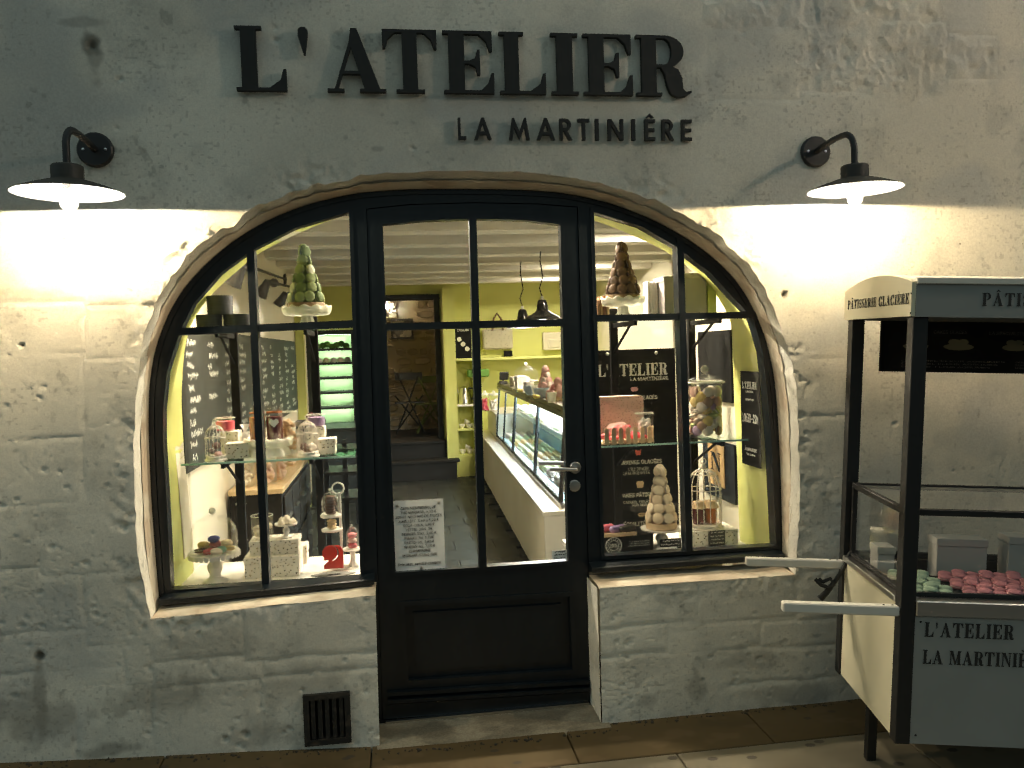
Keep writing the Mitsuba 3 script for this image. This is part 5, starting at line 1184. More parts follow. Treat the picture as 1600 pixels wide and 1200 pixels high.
for i in range(7):
    solo('chocolate_biscuit', mac_ply((0.13, 0.075, 0.05)), MACARON, f'dark chocolate biscuit under the narrow cloche, {("lowest", "second from below", "third from below", "fourth from below", "fifth from below", "sixth from below", "topmost")[i]} of its stack', 'biscuit', to_world=place((xx + rng.uniform(-.002, .002), 0.515, zt2 + 0.010 + 0.0125 * i), (0.05, 0, 1), 0.024, 0.0125))
for i in range(3):
    solo('cream_biscuit', mac_ply((0.66, 0.52, 0.32)), MACARON, f'pale biscuit on the lower tier, {("lowest", "middle", "topmost")[i]} of its stack', 'biscuit', to_world=place((-0.303, 0.51, zt1 + 0.010 + 0.014 * i), (0.05, 0, 1), 0.022, 0.014))
c = (-0.214, 0.54, 0.69)
DS = thing('cake_stand', 'low white stand with a pink glass cloche at the right edge of the left window', 'cake stand')
part(DS, 'plate', lathe([(0, -0.008), (0.046, -0.006), (0.050, 0), (0.046, 0.001), (0, 0)], 30, c), WHITE, True)
part(DS, 'pedestal', lathe([(0, LZ - c[2]), (0.03, LZ - c[2]), (0.012, LZ - c[2] + 0.03), (0.012, -0.02), (0.02, -0.007), (0, -0.007)], 20, c), WHITE, True)
CL3 = thing('glass_cloche', 'small glass cloche over pink and white sweets on the low white stand', 'cloche')
glass_dome(CL3, (c[0], c[1], c[2] + 0.002), 0.030, 0.104)
for i, (col, nm) in enumerate((((0.62, 0.16, 0.18), 'deep pink'), ((0.74, 0.60, 0.52), 'white'), ((0.66, 0.24, 0.24), 'salmon pink'))):
    solo('macaron', mac_ply(col), MACARON, f'{nm} sweet stacked under the small cloche in the left window', 'macaron', to_world=place((c[0], c[1], c[2] + 0.014 + 0.025 * i), (0, 0.05, 1), 0.022, 0.022))
# the red emblem on its diamond card
EM = thing('emblem_stand', 'red acrylic emblem on a grey diamond shaped stand in the left window', 'emblem')
ex, ez, k = -0.296, 0.644, 0.003
dia = Polygon([(ex - 34 * k, 0.42), (ex + 2 * k, 0.36), (ex + 33 * k, 0.42), (ex + 2 * k, 0.48)])
d = flat(dia, 0.005); d.apply_translation((0, 0, LZ + 0.001))
part(EM, 'diamond_base', d, mat('emblem_grey', (0.25, 0.245, 0.23), 0.35))
g = unary_union([sbox(ex - 14 * k, ez - 4 * k, ex + 15 * k, ez + 12 * k), Point(ex - 5 * k, ez + 20 * k).buffer(11 * k), sbox(ex - 4 * k, ez + 8 * k, ex + 15 * k, ez + 31 * k)])
g = g.difference(Polygon([(ex - 14.2 * k, ez + 9 * k), (ex - 6 * k, ez + 9 * k), (ex - 14.2 * k, ez + 1 * k)]))
g = g.intersection(unary_union([sbox(ex - 20 * k, ez - 6 * k, ex + 8 * k, ez + 40 * k), Point(ex + 5 * k, ez + 21 * k).buffer(10 * k), sbox(ex, ez - 6 * k, ex + 15 * k, ez + 21 * k)]))
swoosh = LineString(arc((ex - 5 * k, 0, ez + 20 * k), 12.5 * k, -1.2, 1.0, 14)[:, [0, 2]]).buffer(0.8 * k)
part(EM, 'red_figure', prism(g.difference(swoosh), 0.417, 0.424), RED)

for k_, (wd_, zz_) in enumerate((('MAITRE', 0.405), ('ARTISAN', 0.391))):
    m_ = text(wd_, 0.009, 18 * k, 0.0006, True); m_.apply_translation((ex - 8 * k, zz_, LZ + 0.0062)); part(EM, 'lettering', m_, SIGN_WHITE if False else INK)
# ------------------------------------------------------------------ behind the left window: chest, jars, cabinet
CT = thing('chest_of_drawers', 'dark chest with a pale wooden top along the left wall', 'chest')
wx1 = -0.67
part(CT, 'carcass', bx(XL + 0.02, wx1 - 0.01, 1.67, 3.3, 0.02, 0.79, 0.004), DARK_WOOD)
part(CT, 'top', bx(XL + 0.018, wx1 + 0.005, 1.64, 3.32, 0.791, 0.822, 0.003), TABLE_WOOD)
for i in range(4):
    y = 1.72 + i * 0.39
    for zz in (0.08, 0.44):
        dr_ = part(CT, 'drawer', bx(wx1 - 0.009, wx1 + 0.004, y, y + 0.36, zz, zz + 0.32, 0.003), mat('drawer_front', (0.02, 0.016, 0.011), 0.5, specular=0.3) if not ('mat_drawer_front' in scene) else 'mat_drawer_front')
        part(dr_, 'pull', bx(wx1 + 0.005, wx1 + 0.02, y + 0.12, y + 0.24, zz + 0.17, zz + 0.185, 0.002), STEEL)
for i in range(6):
    part(CT, 'stud', trimesh.creation.icosphere(1, 0.008).apply_translation((XL + 0.06 + 0.05 * (i % 2), 1.668, 0.74 - 0.22 * (i // 2))), STEEL, True)
jars = [(352, 1.78, 0.058, 0.15), (386, 1.80, 0.055, 0.16), (410, 1.98, 0.05, 0.15), (366, 2.15, 0.055, 0.15), (424, 2.3, 0.05, 0.14), (398, 2.5, 0.05, 0.15), (440, 2.75, 0.05, 0.13)]
JX = [-0.905, -0.775, -0.725, -0.915, -0.785, -0.90, -0.75]
for k, (px, y, R, H) in enumerate(jars):
    J = thing('sweet_jar', f'clear glass jar of pale meringue sweets on the wooden chest, {("first", "second", "third", "fourth", "fifth", "sixth", "seventh")[k]} counting from the window', 'jar')
    c = (JX[k], y, 0.823)
    jar(J, c, R, H); biscuit_fill(J, c, R, H * 0.95, 34, PINK_MERINGUE if k % 3 else MERINGUE, 0.021, 'meringues')
    part(J, 'lid', lathe([(0, H + 0.004), (R * 1.03, H + 0.004), (R * 1.03, H + 0.016), (R * 0.3, H + 0.024), (0, H + 0.03)], 24, c), MILK, True)
for k in range(5):
    solo('wooden_crumb_tray', bx(XL + 0.12 + 0.04 * (k % 2), XL + 0.24 + 0.04 * (k % 2), 2.5 + 0.16 * k, 2.62 + 0.16 * k, 0.823, 0.84 + 0.004 * k, 0.003), BISCUIT, f'slab of brown nougat on the wooden chest, {("first", "second", "third", "fourth", "fifth")[k]} from the window', 'sweets')
DC = thing('lit_display_cabinet', 'tall black display cabinet with green lit shelves at the back left', 'display cabinet')
d0, d1 = -0.862, -0.389
dzt = 1.833
part(DC, 'side_panel', bx(d0 - 0.03, d0 + 0.05, 5.66, 6.02, 0, dzt + 0.04), BLACK_MATT)
part(DC, 'side_panel', bx(d1 - 0.03, d1 + 0.02, 5.66, 6.02, 0, dzt + 0.04), BLACK_MATT)
part(DC, 'top_panel', bx(d0 + 0.05, d1 - 0.03, 5.66, 6.02, dzt, dzt + 0.04), BLACK_MATT)
dz = [1.673, 1.522, 1.364, 1.206, 1.041, 0.854]
for zz in dz:
    part(DC, 'shelf', bx(d0 + 0.05, d1 - 0.03, 5.67, 5.98, zz - 0.016, zz + 0.006), BLACK_MATT)
part(DC, 'back_panel', bx(d0 + 0.05, d1 - 0.03, 5.99, 6.0, dz[-1], dzt), mat('cabinet_back', (0.60, 0.72, 0.50), 0.5))
for i, zz in enumerate([dzt - 0.002] + [z_ - 0.018 for z_ in dz[:-1]]):
    part(DC, 'light_strip', trimesh.Trimesh([(d0 + .06, 5.90, zz), (d1 - .04, 5.90, zz), (d1 - .04, 5.95, zz), (d0 + .06, 5.95, zz)], [[0, 2, 1], [0, 3, 2]]), ENAMEL, emitter=lamp((6.0, 8.8, 5.2), 0.35))
part(DC, 'base_cupboard', bx(d0 + 0.051, d1 - 0.031, 5.68, 6.0, 0, dz[-1] - 0.02), BLACK_MATT)
for i in range(5):
    part(DC, 'cake', lathe([(0, 0), (0.035, 0), (0.035, 0.03), (0.02, 0.05), (0, 0.055)], 14, (d0 + 0.09 + 0.075 * i, 5.78, dz[0] - 0.10 + 0.007 if False else dz[1] + 0.007)), CAKE[(5, 0, 5, 2, 5)[i]], True)
part(DC, 'foliage', cat(*[trimesh.creation.icosphere(1, 0.035).apply_translation((d0 + 0.08 + 0.05 * i, 5.80 + 0.02 * (i % 2), dz[0] + 0.03 + 0.012 * (i % 3))) for i in range(7)]), CLOTH_GREEN, True)
solo('green_pillar', bx(-0.991, -0.905, 5.55, 5.64, 0, ZB - 0.35), LIME, 'narrow lime green pillar beside the black display cabinet', 'pillar')
BT = thing('black_table', 'black side table in front of the lit display cabinet', 'table')
t0, t1 = -0.711, -0.335
tz = 0.917
part(BT, 'table_top', bx(t0, t1, 4.5, 5.1, tz - 0.03, tz, 0.003), BLACK_METAL)
for sx in (t0 + 0.03, t1 - 0.03):
    for sy in (4.53, 5.07):
        part(BT, 'leg', bx(sx - 0.02, sx + 0.02, sy - 0.02, sy + 0.02, 0, tz - 0.031), BLACK_METAL)
part(BT, 'lower_shelf', bx(t0 + 0.02, t1 - 0.02, 4.52, 5.08, tz * 0.5, tz * 0.5 + 0.02), BLACK_METAL)
SC = thing('shelf_stand', 'low black slatted stand behind the tiered white stand', 'stand')
t0, t1 = -0.54, -0.22
for zz in [0.909, 0.741, 0.548]:
    part(SC, 'shelf', bx(t0, t1, 2.8, 3.2, zz - 0.02, zz, 0.002), BLACK_METAL)
for sx in (t0 + 0.02, t1 - 0.02, (t0 + t1) / 2):
    part(SC, 'post', bx(sx - 0.018, sx + 0.018, 3.0, 3.04, 0, 0.957), BLACK_METAL)
BX2 = thing('wooden_crate', 'brown crate of wrapped treats behind the purple candle', 'crate')
q0, q1, qz = [-0.471, -0.333, 1.289]
part(BX2, 'crate_body', bx(q0, q1, 0.72, 0.79, bz, qz, 0.002), DARK_WOOD)
biscuit_fill(BX2, ((q0 + q1) / 2, 0.755, qz - 0.01), 0.03, 0.05, 14, LIQUID_RED, 0.012, 'treats')

# ------------------------------------------------------------------ right window
RSH = 1.136 - 0.004
x0, x1 = 0.937, 1.745
GSf = thing('glass_shelf', 'glass shelf with greenish edge across the right window', 'shelf')
part(GSf, 'glass_top', bx(x0, x1, SHY0 + 0.003, SHY1, RSH - 0.008, RSH), SHELF_GLASS)
part(GSf, 'front_edge', bx(x0, x1, SHY0 - 0.001, SHY0 + 0.002, RSH - 0.0085, RSH + 0.0005), GLASS_RIM)
UPR = thing('glass_shelf', 'upper glass shelf behind the transom of the right window', 'shelf')
part(UPR, 'glass_top', bx(0.93, 1.70, SHY0 + 0.003, SHY1, USH - 0.008, USH), SHELF_GLASS)
part(UPR, 'front_edge', bx(0.93, 1.70, SHY0 - 0.001, SHY0 + 0.002, USH - 0.0085, USH + 0.0005), GLASS_RIM)
for x, lab in ((1.165, 'black shelf upright behind the right window, left one'), (1.591, 'black shelf upright behind the right window, right one')):
    U = rack_upright(x, 0.84, 0.60, 1.80, lab)
    bracket(U, x, 0.45, 0.84, RSH); bracket(U, x, 0.45, 0.84, USH)
RZ = 0.604 + 0.002
LG = thing('display_ledge', 'white display ledge along the bottom of the right window', 'ledge')
part(LG, 'board', bx(0.845, 1.70, 0.256, 0.80, RZ - 0.03, RZ, 0.002), WHITE_BOARD)
part(LG, 'support', bx(0.85, 1.69, 0.74, 0.76, 0.02, RZ - 0.031), CREAM)
c = (1.148, 0.6, 1.763)
plz = 1.842
glass_cake_stand('ruffled glass cake stand under the brown macaron tower', (c[0], 0.6, USH), 0.109, plz - USH)
tower('pyramid of chocolate brown macarons on a ruffled glass stand in the right window', (c[0], 0.6, plz - 0.008), 0.278 + 0.008, 0.081, 0.026, 6, BRN, 0.084, 0.022, BROWN1)
gift_box('grey cardboard cake box, left of two on the upper right shelf', 1.361, 1.438, 0.60, 0.76, USH, 1.943, BOX_GREY, 0.12)
gift_box('grey cardboard cake box, right of two on the upper right shelf', 1.461, 1.579, 0.58, 0.76, USH, 1.955, BOX_GREY, 0.12)
solo('lime_box', bx(1.59, 1.634, 0.60, 0.78, USH, 1.956, 0.002), LIME_SHELF, 'narrow lime coloured box at the right end of the upper right shelf', 'box')
BK = thing('white_box', 'bright white pleated box behind the brown macaron tower', 'box')
b0, b1, bt = [1.307, 1.392, 1.928]
for i in range(6):
    part(BK, 'pleat', bx(b0 + (b1 - b0) * i / 6 + 0.001, b0 + (b1 - b0) * (i + 1) / 6 - 0.001, 0.70, 0.78, USH, bt - 0.003 * (i % 2), 0.003), WHITE_BOARD)
for i, col in enumerate(((0.30, 0.16, 0.08), (0.42, 0.26, 0.12), (0.22, 0.10, 0.05), (0.50, 0.36, 0.20))):
    x = 1.032 + 0.016 * i
    solo('book', bx(x, x + 0.014, 0.66, 0.80, USH, USH + 0.10 + 0.012 * ((i * 7) % 3), 0.002), mat('book_%s' % ('brown', 'tan', 'umber', 'sand')[i], col, 0.6), f'{("brown", "tan", "dark umber", "sand coloured")[i]} book at the left end of the upper right shelf', 'book')
# hanging posters
PB = thing('menu_poster', 'large black hanging poster with white lettering in the right window', 'poster')
py = 0.98
a0, a1, az0, az1 = [0.991, 1.543, 0.455, 1.582]
part(PB, 'board', bx(a0, a1, py, py + 0.008, az0, az1), POSTER)
for cx, cz_ in ((1.162, 1.562), (1.436, 1.56)):
    part(PB, 'fixing_stud', lathe([(0, 0), (0.011, 0), (0.009, 0.008), (0, 0.010)], 16, (cx, py, cz_), (0, -1, 0)), STEEL, True)
yy = py - 0.0015
def line_at(par, s, a, b, h, y, serif_face=False, bold=False, name='lettering', m=None):
    (x0, z0), (x1, z1) = a, b
    me = serif_text(s, h, x1 - x0, 0.0012, fat=0.012) if serif_face else text(s, h, x1 - x0, 0.0012, bold)
    part(par, name, stand(me, (x0, y, min(z0, z1))), m or SIGN_WHITE)
line_at(PB, "L'ATELIER", *[(1.105, 1.453), (1.499, 1.439)], 0.065, yy, True)
line_at(PB, 'LA MARTINIÈRE', *[(1.287, 1.418), (1.501, 1.41)], 0.019, yy, bold=True)
line_at(PB, 'MACARONS GLACÉS', *[(1.187, 1.317), (1.437, 1.307)], 0.02, yy, bold=True)
line_at(PB, 'VERRINES GLACÉES', *[(1.196, 0.966), (1.453, 0.953)], 0.021, yy, bold=True)
line_at(PB, "L'ILE DE LOIX", *[(1.263, 0.924), (1.379, 0.918)], 0.017, yy)
line_at(PB, "LE NUAGE D'ÉTÉ", *[(1.234, 0.904), (1.382, 0.896)], 0.017, yy)
line_at(PB, 'CAKES PÂTISSIERS', *[(1.209, 0.786), (1.456, 0.772)], 0.021, yy, bold=True)
line_at(PB, 'CARAMEL FLEUR', *[(1.229, 0.746), (1.371, 0.737)], 0.016, yy)
line_at(PB, 'AGRUMES', *[(1.276, 0.725), (1.363, 0.72)], 0.015, yy)
line_at(PB, 'SPÉCIALITÉS', *[(1.193, 0.624), (1.368, 0.613)], 0.021, yy, bold=True)
def icon(par, g, cx, cz, k, m, y):
    part(par, 'printed_picture', prism(affinity.translate(affinity.scale(g, k, k, origin=(0, 0)), cx, cz), y, y + 0.0012), m)
oval = unary_union([sbox(-6, -4, 6, 4).intersection(Point(0, 0).buffer(6.5)), sbox(-7, -1, 7, 1)])
PRINT_PINK = mat('print_pink', (0.55, 0.28, 0.30), 0.6); PRINT_RED = mat('print_red', (0.50, 0.10, 0.07), 0.6); PRINT_TAN = mat('print_tan', (0.52, 0.40, 0.24), 0.6)
k = 0.003
icon(PB, oval, *(1.308, 1.365), k, PRINT_PINK, yy)
icon(PB, Polygon([(-4, -5), (4, -5), (6, 6), (-6, 6)]), *(1.32, 1.016), k, PRINT_RED, yy)
icon(PB, unary_union([sbox(-6, -6, 6, 2), ell(-3, 3, 4.5, 3.5), ell(3, 3, 4.5, 3.5)]), *(1.326, 0.839), k, PRINT_TAN, yy)
icon(PB, unary_union([ell(0, 0, 8, 3.5)]).difference(sbox(-8, -0.6, 8, 0.3)), *(1.333, 0.672), k, PRINT_TAN, yy)
solo('black_wall_panel', bx(XP - 0.014, XP - 0.002, 0.699, 1.161, 1.287, 1.668), POSTER, 'plain black panel on the side wall behind the tall glass jar', 'panel')
NP = thing('framed_panel', 'bronze panel with a letter N on a black board behind the birdcage', 'poster')
n0, n1, nz0, nz1 = [0.679, 1.12, 0.755, 1.067]
part(NP, 'board', bx(XP - 0.014, XP - 0.002, n0, n1, nz0, nz1), POSTER)
m0, m1, mz0, mz1 = [0.806, 1.034, 0.821, 1.049]
part(NP, 'bronze_sheet', bx(XP - 0.019, XP - 0.0145, m0, m1, mz0, mz1), GOLD)
w = m1 - m0
part(NP, 'letter', stand(serif_text('N', 0.10, w * 0.62, 0.002), (XP - 0.0192, m1 - w * 0.19, mz0 + (mz1 - mz0) * 0.36), 'left'), POSTER)
# opening hours on the lime reveal
HS = thing('hours_sign', 'black opening hours sign on the lime reveal at the right of the window', 'sign')
hx_ = 1.700
hy0, hy1, hz0, hz1 = 0.275, 0.478, 1.004, 1.461
part(HS, 'board', bx(hx_, hx_ + 0.006, hy0, hy1, hz0, hz1), POSTER)
def side_text(s, frac, h, wfrac, serif_face=False):
    W = (hy1 - hy0) * wfrac
    me = serif_text(s, h, W, 0.001, fat=0.012) if serif_face else text(s, h, W, 0.001, True)
    part(HS, 'lettering', stand(me, (hx_ - 0.0002, (hy0 + hy1) / 2 + W / 2, hz0 + (hz1 - hz0) * frac), 'left'), SIGN_WHITE)
side_text("L'ATELIER", 0.815, 0.034, 0.78, True); side_text('LA MARTINIÈRE', 0.775, 0.009, 0.42)
side_text('OUVERTURE', 0.69, 0.009, 0.46); side_text('10h30-22h', 0.46, 0.040, 0.86)
side_text('À EMPORTER', 0.155, 0.015, 0.64); side_text('TOUS LES JOURS', 0.11, 0.008, 0.5)
# lower shelf goods
PBx = thing('gift_box', 'pink speckled upright box with rounded corner on the right glass shelf', 'box')
q0, q1, qz1 = [1.014, 1.265, 1.348]
rb = sbox(q0 - 0.03, RSH, q1, qz1).buffer(-0.02).buffer(0.02)
part(PBx, 'box_body', prism(rb, 0.68, 0.74), PINK_DOTTED)
TR = thing('picket_tray', 'little wooden picket fence tray of pink wrapped sweets on the right glass shelf', 'tray')
f0, f1, fz1 = [0.986, 1.233, 1.214]
for i in range(7):
    x = f0 + (f1 - f0) * (i + 0.5) / 7
    pk = Polygon([(x - 0.010, RSH), (x + 0.010, RSH), (x + 0.010, fz1 - 0.008), (x, fz1), (x - 0.010, fz1 - 0.008)])
    part(TR, 'picket', prism(pk, 0.435, 0.441), PALE_WOOD)
for i in range(4):
    y = 0.46 + 0.034 * i; pk = [(f1 + 0.004, y - 0.011, RSH), (f1 + 0.004, y + 0.011, RSH), (f1 + 0.004, y + 0.011, fz1 - 0.008), (f1 + 0.004, y, fz1), (f1 + 0.004, y - 0.011, fz1 - 0.008)]
    pk = np.array(pk); part(TR, 'picket', trimesh.convex.convex_hull(np.vstack([pk, pk + (0.005, 0, 0)])), PALE_WOOD)
part(TR, 'rail', bx(f0, f1, 0.4415, 0.447, RSH + 0.012, RSH + 0.022), PALE_WOOD)
part(TR, 'base', bx(f0, f1 + 0.003, 0.4475, 0.60, RSH + 0.001, RSH + 0.008), PALE_WOOD)
ms = []
for i in range(34):
    b = trimesh.creation.icosphere(1, 0.016); b.vertices *= rng.uniform(0.6, 1.1, 3)
    b.apply_translation((f0 + 0.015 + (f1 - f0 - 0.03) * rng.random(), 0.465 + 0.11 * rng.random(), RSH + 0.022 + 0.016 * rng.random())); ms.append(b)
part(TR, 'sweets', cat(*ms), WAX_PINK, True, kind='stuff')
WR = thing('sweet_bag', 'clear cellophane bag of pink sweets in the picket tray', 'bag')
c = np.array([1.086, 0.51, RSH + 0.045])
ms = []
for i in range(24):
    a, rr = rng.uniform(0, 6.28), 0.045 * math.sqrt(rng.random())
    b = trimesh.creation.icosphere(1, 0.013); b.apply_translation(c + (rr * math.cos(a) * 1.1, rr * math.sin(a) * 0.6, rng.uniform(-0.005, 0.03))); ms.append(b)
part(WR, 'sweets', cat(*ms), WAX_PINK, True, kind='stuff')
bag = trimesh.creation.icosphere(2, 1.0); nn = meshkit.noise(bag.vertices * 3.1, 5) - 0.5
bag.vertices *= (1 + 0.35 * nn)[:, None]; bag.vertices *= (0.062, 0.045, 0.040); bag.apply_translation(c + (0, 0, 0.016))
scene['mat_cellophane'] = {'type': 'mask', 'opacity': 0.25, 'bsdf': {'type': 'twosided', 'bsdf': {'type': 'principled', 'base_color': {'type': 'rgb', 'value': [0.8, 0.76, 0.7]}, 'roughness': 0.12, 'specular': 1.0}}}
part(WR, 'cellophane', bag, 'mat_cellophane')
J = thing('sugar_jar', 'glass jar of white sweets standing in the picket tray', 'jar')
c = (1.217, 0.52, RSH + 0.009)
jar(J, c, 0.044, 0.128); biscuit_fill(J, c, 0.041, 0.11, 40, WHITE_BOARD, 0.013, 'sweets')
part(J, 'glass_lid', lathe([(0.046, 0), (0.046, 0.008), (0.012, 0.014), (0.012, 0.024), (0, 0.026)], 24, (c[0], c[1], c[2] + 0.128 + 0.001)), JAR, True)
part(J, 'label', bx(c[0] - 0.018, c[0] + 0.006, 0.52 - 0.047, 0.52 - 0.045, c[2] + 0.02, c[2] + 0.07), BOX_GREY)
# the tall jar of macarons
JT = thing('macaron_jar', 'tall lidded glass jar filled with coloured macarons on the right glass shelf', 'jar')
c = np.array([1.555, 0.58, RSH + 0.001]); R, H = 0.085, 0.266
part(JT, 'foot', lathe([(0, 0), (R * 1.05, 0), (R * 1.05, 0.006), (R * 0.7, 0.016), (0, 0.016)], 36, c), JAR, True)
part(JT, 'glass', lathe([(0, 0.018), (R * 0.96, 0.018), (R, 0.03), (R, H), (R * 1.1, H + 0.006), (R * 1.1, H + 0.010)], 40, c), JAR, True)
part(JT, 'rim', tube(arc((c[0], c[1], c[2] + H + 0.008), R * 1.12, 0, 2 * math.pi * 35 / 36, 36, 'xy'), 0.005, 8, closed=True), MILK)
LID = part(JT, 'lid', lathe([(R * 1.12, H + 0.014), (R * 1.05, H + 0.022), (R * 0.5, H + 0.040), (R * 0.22, H + 0.05), (0, H + 0.052)], 36, c), JAR, True)
part(LID, 'knob', lathe([(0, 0)] + [(0.019 * math.sin(t_) + 0.001, 0.021 - 0.021 * math.cos(t_)) for t_ in np.linspace(0.2, math.pi, 9)], 18, (c[0], c[1], c[2] + H + 0.052)), MILK, True)
JC = [((0.74, 0.66, 0.56), 'cream white'), ((0.28, 0.19, 0.30), 'dark violet'), ((0.58, 0.44, 0.16), 'golden yellow'), ((0.38, 0.44, 0.16), 'pistachio green'), ((0.66, 0.42, 0.34), 'salmon'), ((0.34, 0.22, 0.15), 'cocoa brown')]
ORD = ('first', 'second', 'third', 'fourth', 'fifth', 'sixth', 'seventh', 'eighth', 'ninth')
rj = np.random.default_rng(33)
mr = 0.027
placed = []
for layer in range(9):
    zz = 0.036 + layer * (H - 0.06) / 8.6
    n = 7
    for i in range(n):
        a = 2 * math.pi * (i + 0.5 * (layer % 2)) / n + rj.uniform(-.12, .12)
        rr = R - mr * 0.80
        ax = np.array([math.cos(a), math.sin(a), 0]) if rj.random() < 0.55 else np.array([rj.normal() * .5, rj.normal() * .5, 1.0])
        if abs(ax[2]) > 0.3: rr = R - mr * 1.12
        elif True: rr = R - mr * 0.62
        col, nm = JC[int(rj.choice(6, p=[.36, .17, .14, .10, .15, .08]))]
        solo('macaron', mac_ply(col), MACARON, f'{nm} macaron in the {ORD[layer]} layer from the bottom of the tall glass jar', 'macaron', f'{nm} macarons, {ORD[layer]} layer of the tall glass jar', to_world=place((c[0] + rr * math.cos(a), c[1] + rr * math.sin(a), c[2] + zz), ax, mr, mr * 0.95))
# bottom ledge, right window
c = (1.284, 0.50, RZ)
Hs = 0.704 - RZ
white_stand('plain white cake stand under the cream macaron tower', c, 0.103, Hs)
tower('pyramid of cream coloured macarons on a wooden disc in the right window', (c[0], 0.5, RZ + Hs + 0.001), 1.018 - RZ - Hs, 0.074, 0.027, 6, CRM, 0.076, 0.028, CREAM2)
gb = 0.681
gift_box('white speckled gift box under the large birdcage in the right window', 1.417, 1.665, 0.46, 0.64, RZ, gb, lid=0.30)
CD = thing('label_card', 'black handwritten label card on the speckled box under the large birdcage', 'label')
l0, l1, lz0, lz1 = [1.507, 1.593, 0.596, 0.681]
part(CD, 'card', bx(l0, l1, 0.453, 0.4545, lz0, lz1), POSTER)
def scrawl(par, x0, x1, z0, z1, y, rows, seed, m=SIGN_WHITE, w=0.0011):
    """Handwriting too small to read in the photograph, as strokes."""
    r_ = np.random.default_rng(seed); g = []
    for i in range(rows):
        zz = z1 - (z1 - z0) * (i + 0.75) / rows; x = x0 + r_.uniform(0, 0.15) * (x1 - x0); h_ = (z1 - z0) / rows * 0.42
        while x < x1 - 0.1 * (x1 - x0):
            ww = h_ * r_.uniform(0.6, 1.1)
            g.append(LineString([(x + ww * u, zz + h_ * v) for u, v in zip(np.linspace(0, 1, 4), r_.uniform(0, 1, 4))]).buffer(w, 2)); x += ww * r_.choice([1.15, 1.15, 1.8])
    part(par, 'handwriting', prism(unary_union(g), y, y + 0.0008), m)
scrawl(CD, l0 + 0.004, l1 - 0.004, lz0, lz1, 0.4515, 5, 41)
cb = (1.522, 0.54, gb + 0.001)
birdcage('large cream wire birdcage holding jars of orange jam in the right window', cb, 0.083, 0.346, mat('cream_wire', (0.86, 0.78, 0.64), 0.4))
for dx, m, lab in ((-0.030, LIQUID_RED, 'red jam'), (0.032, LIQUID_ORANGE, 'orange jam')):
    J = thing('jam_jar', f'jar of {lab} with a cloth cap inside the large birdcage', 'jar')
    c = (cb[0] + dx, cb[1] - 0.005, cb[2] + 0.021)
    part(J, 'jam', lathe([(0, 0.002), (0.030, 0.002), (0.032, 0.03), (0.031, 0.078), (0.024, 0.088), (0, 0.09)], 20, c), m, True)
    part(J, 'cloth_cap', lathe([(0.041, 0.080), (0.030, 0.096), (0.028, 0.112), (0, 0.116)], 18, c), mat('cap_cloth', (0.66, 0.48, 0.28), 0.8) if 'mat_cap_cloth' not in scene else 'mat_cap_cloth', True)
EC = thing('eclair_tray', 'pale card tray of glossy eclairs at the lower left of the right window', 'tray')
e0, e1, ez = [0.963, 1.128, 0.702]
part(EC, 'card_tray', cat(bx(e0, e1, 0.40, 0.58, ez - 0.006, ez, 0.001), bx(e0, e1, 0.398, 0.404, ez, ez + 0.012)), PALE_WOOD)
bl0, bl1, blz0, blz1 = [0.963, 1.216, 0.601, 0.69]
CB2 = thing('brand_card', 'black presentation box with a round white emblem at the lower left of the right window', 'box')
part(CB2, 'box_body', bx(bl0, bl1, 0.42, 0.60, RZ, ez - 0.007, 0.001), POSTER)
rz_ = (RZ + ez) / 2 - 0.004; ce = bl0 + (bl1 - bl0) * 0.22; rr = (ez - RZ) * 0.42
ringm = Point(ce, rz_).buffer(rr).difference(Point(ce, rz_).buffer(rr * 0.9)).union(Point(ce, rz_).buffer(rr * 0.62).difference(Point(ce, rz_).buffer(rr * 0.56)))
part(CB2, 'emblem', prism(ringm, 0.4185, 0.4197), SIGN_WHITE)
part(CB2, 'emblem_text', stand(text('100%', rr * 0.42, rr * 0.86, 0.001, True), (ce - rr * 0.43, 0.4188, rz_ - rr * 0.2)), SIGN_WHITE)
tick = unary_union([affinity.rotate(sbox(ce - rr * 0.03, rz_ + rr * 0.68, ce + rr * 0.03, rz_ + rr * 0.84), a, origin=(ce, rz_)) for a in range(0, 360, 20)])
part(CB2, 'emblem_ticks', prism(tick, 0.4185, 0.4197), SIGN_WHITE)
scrawl(CB2, bl0 + (bl1 - bl0) * 0.48, bl1 - 0.01, rz_ - 0.012, rz_ + 0.018, 0.4185, 3, 43, SIGN_WHITE, 0.0006)
for k_, (dx, dy, col, nm) in enumerate(((-0.045, 0.03, (0.62, 0.14, 0.18), 'pink'), (0.005, 0.0, (0.30, 0.20, 0.40), 'violet'), (0.05, -0.01, (0.035, 0.028, 0.022), 'black'))):
    cm = trimesh.creation.capsule(height=0.055, radius=0.019, count=[12, 12])
    cm.apply_transform(trimesh.transformations.rotation_matrix(math.pi / 2, (0, 1, 0))); cm.apply_transform(trimesh.transformations.rotation_matrix(0.35, (0, 0, 1)))
    cm.apply_translation(((e0 + e1) / 2 + dx, 0.455 + dy, ez + 0.020))
    solo('eclair', cm, mat('icing_' + nm, col, 0.35), f'{nm} glazed eclair on the card tray in the right window', 'eclair', smooth=True)
PC = thing('price_card', 'small black price card beneath the white cake stand in the right window', 'label')
l0, l1, lz0, lz1 = [1.248, 1.354, 0.614, 0.664]
part(PC, 'card', bx(l0, l1, 0.42, 0.424, lz0, lz1), POSTER)
scrawl(PC, l0 + 0.004, l1 - 0.003, lz0, lz1, 0.4185, 3, 47)
solo('white_note', bx(1.224, 1.326, 0.40, 0.402, RZ, 0.63), PAPER, 'small white note leaning in front of the black price card', 'label')

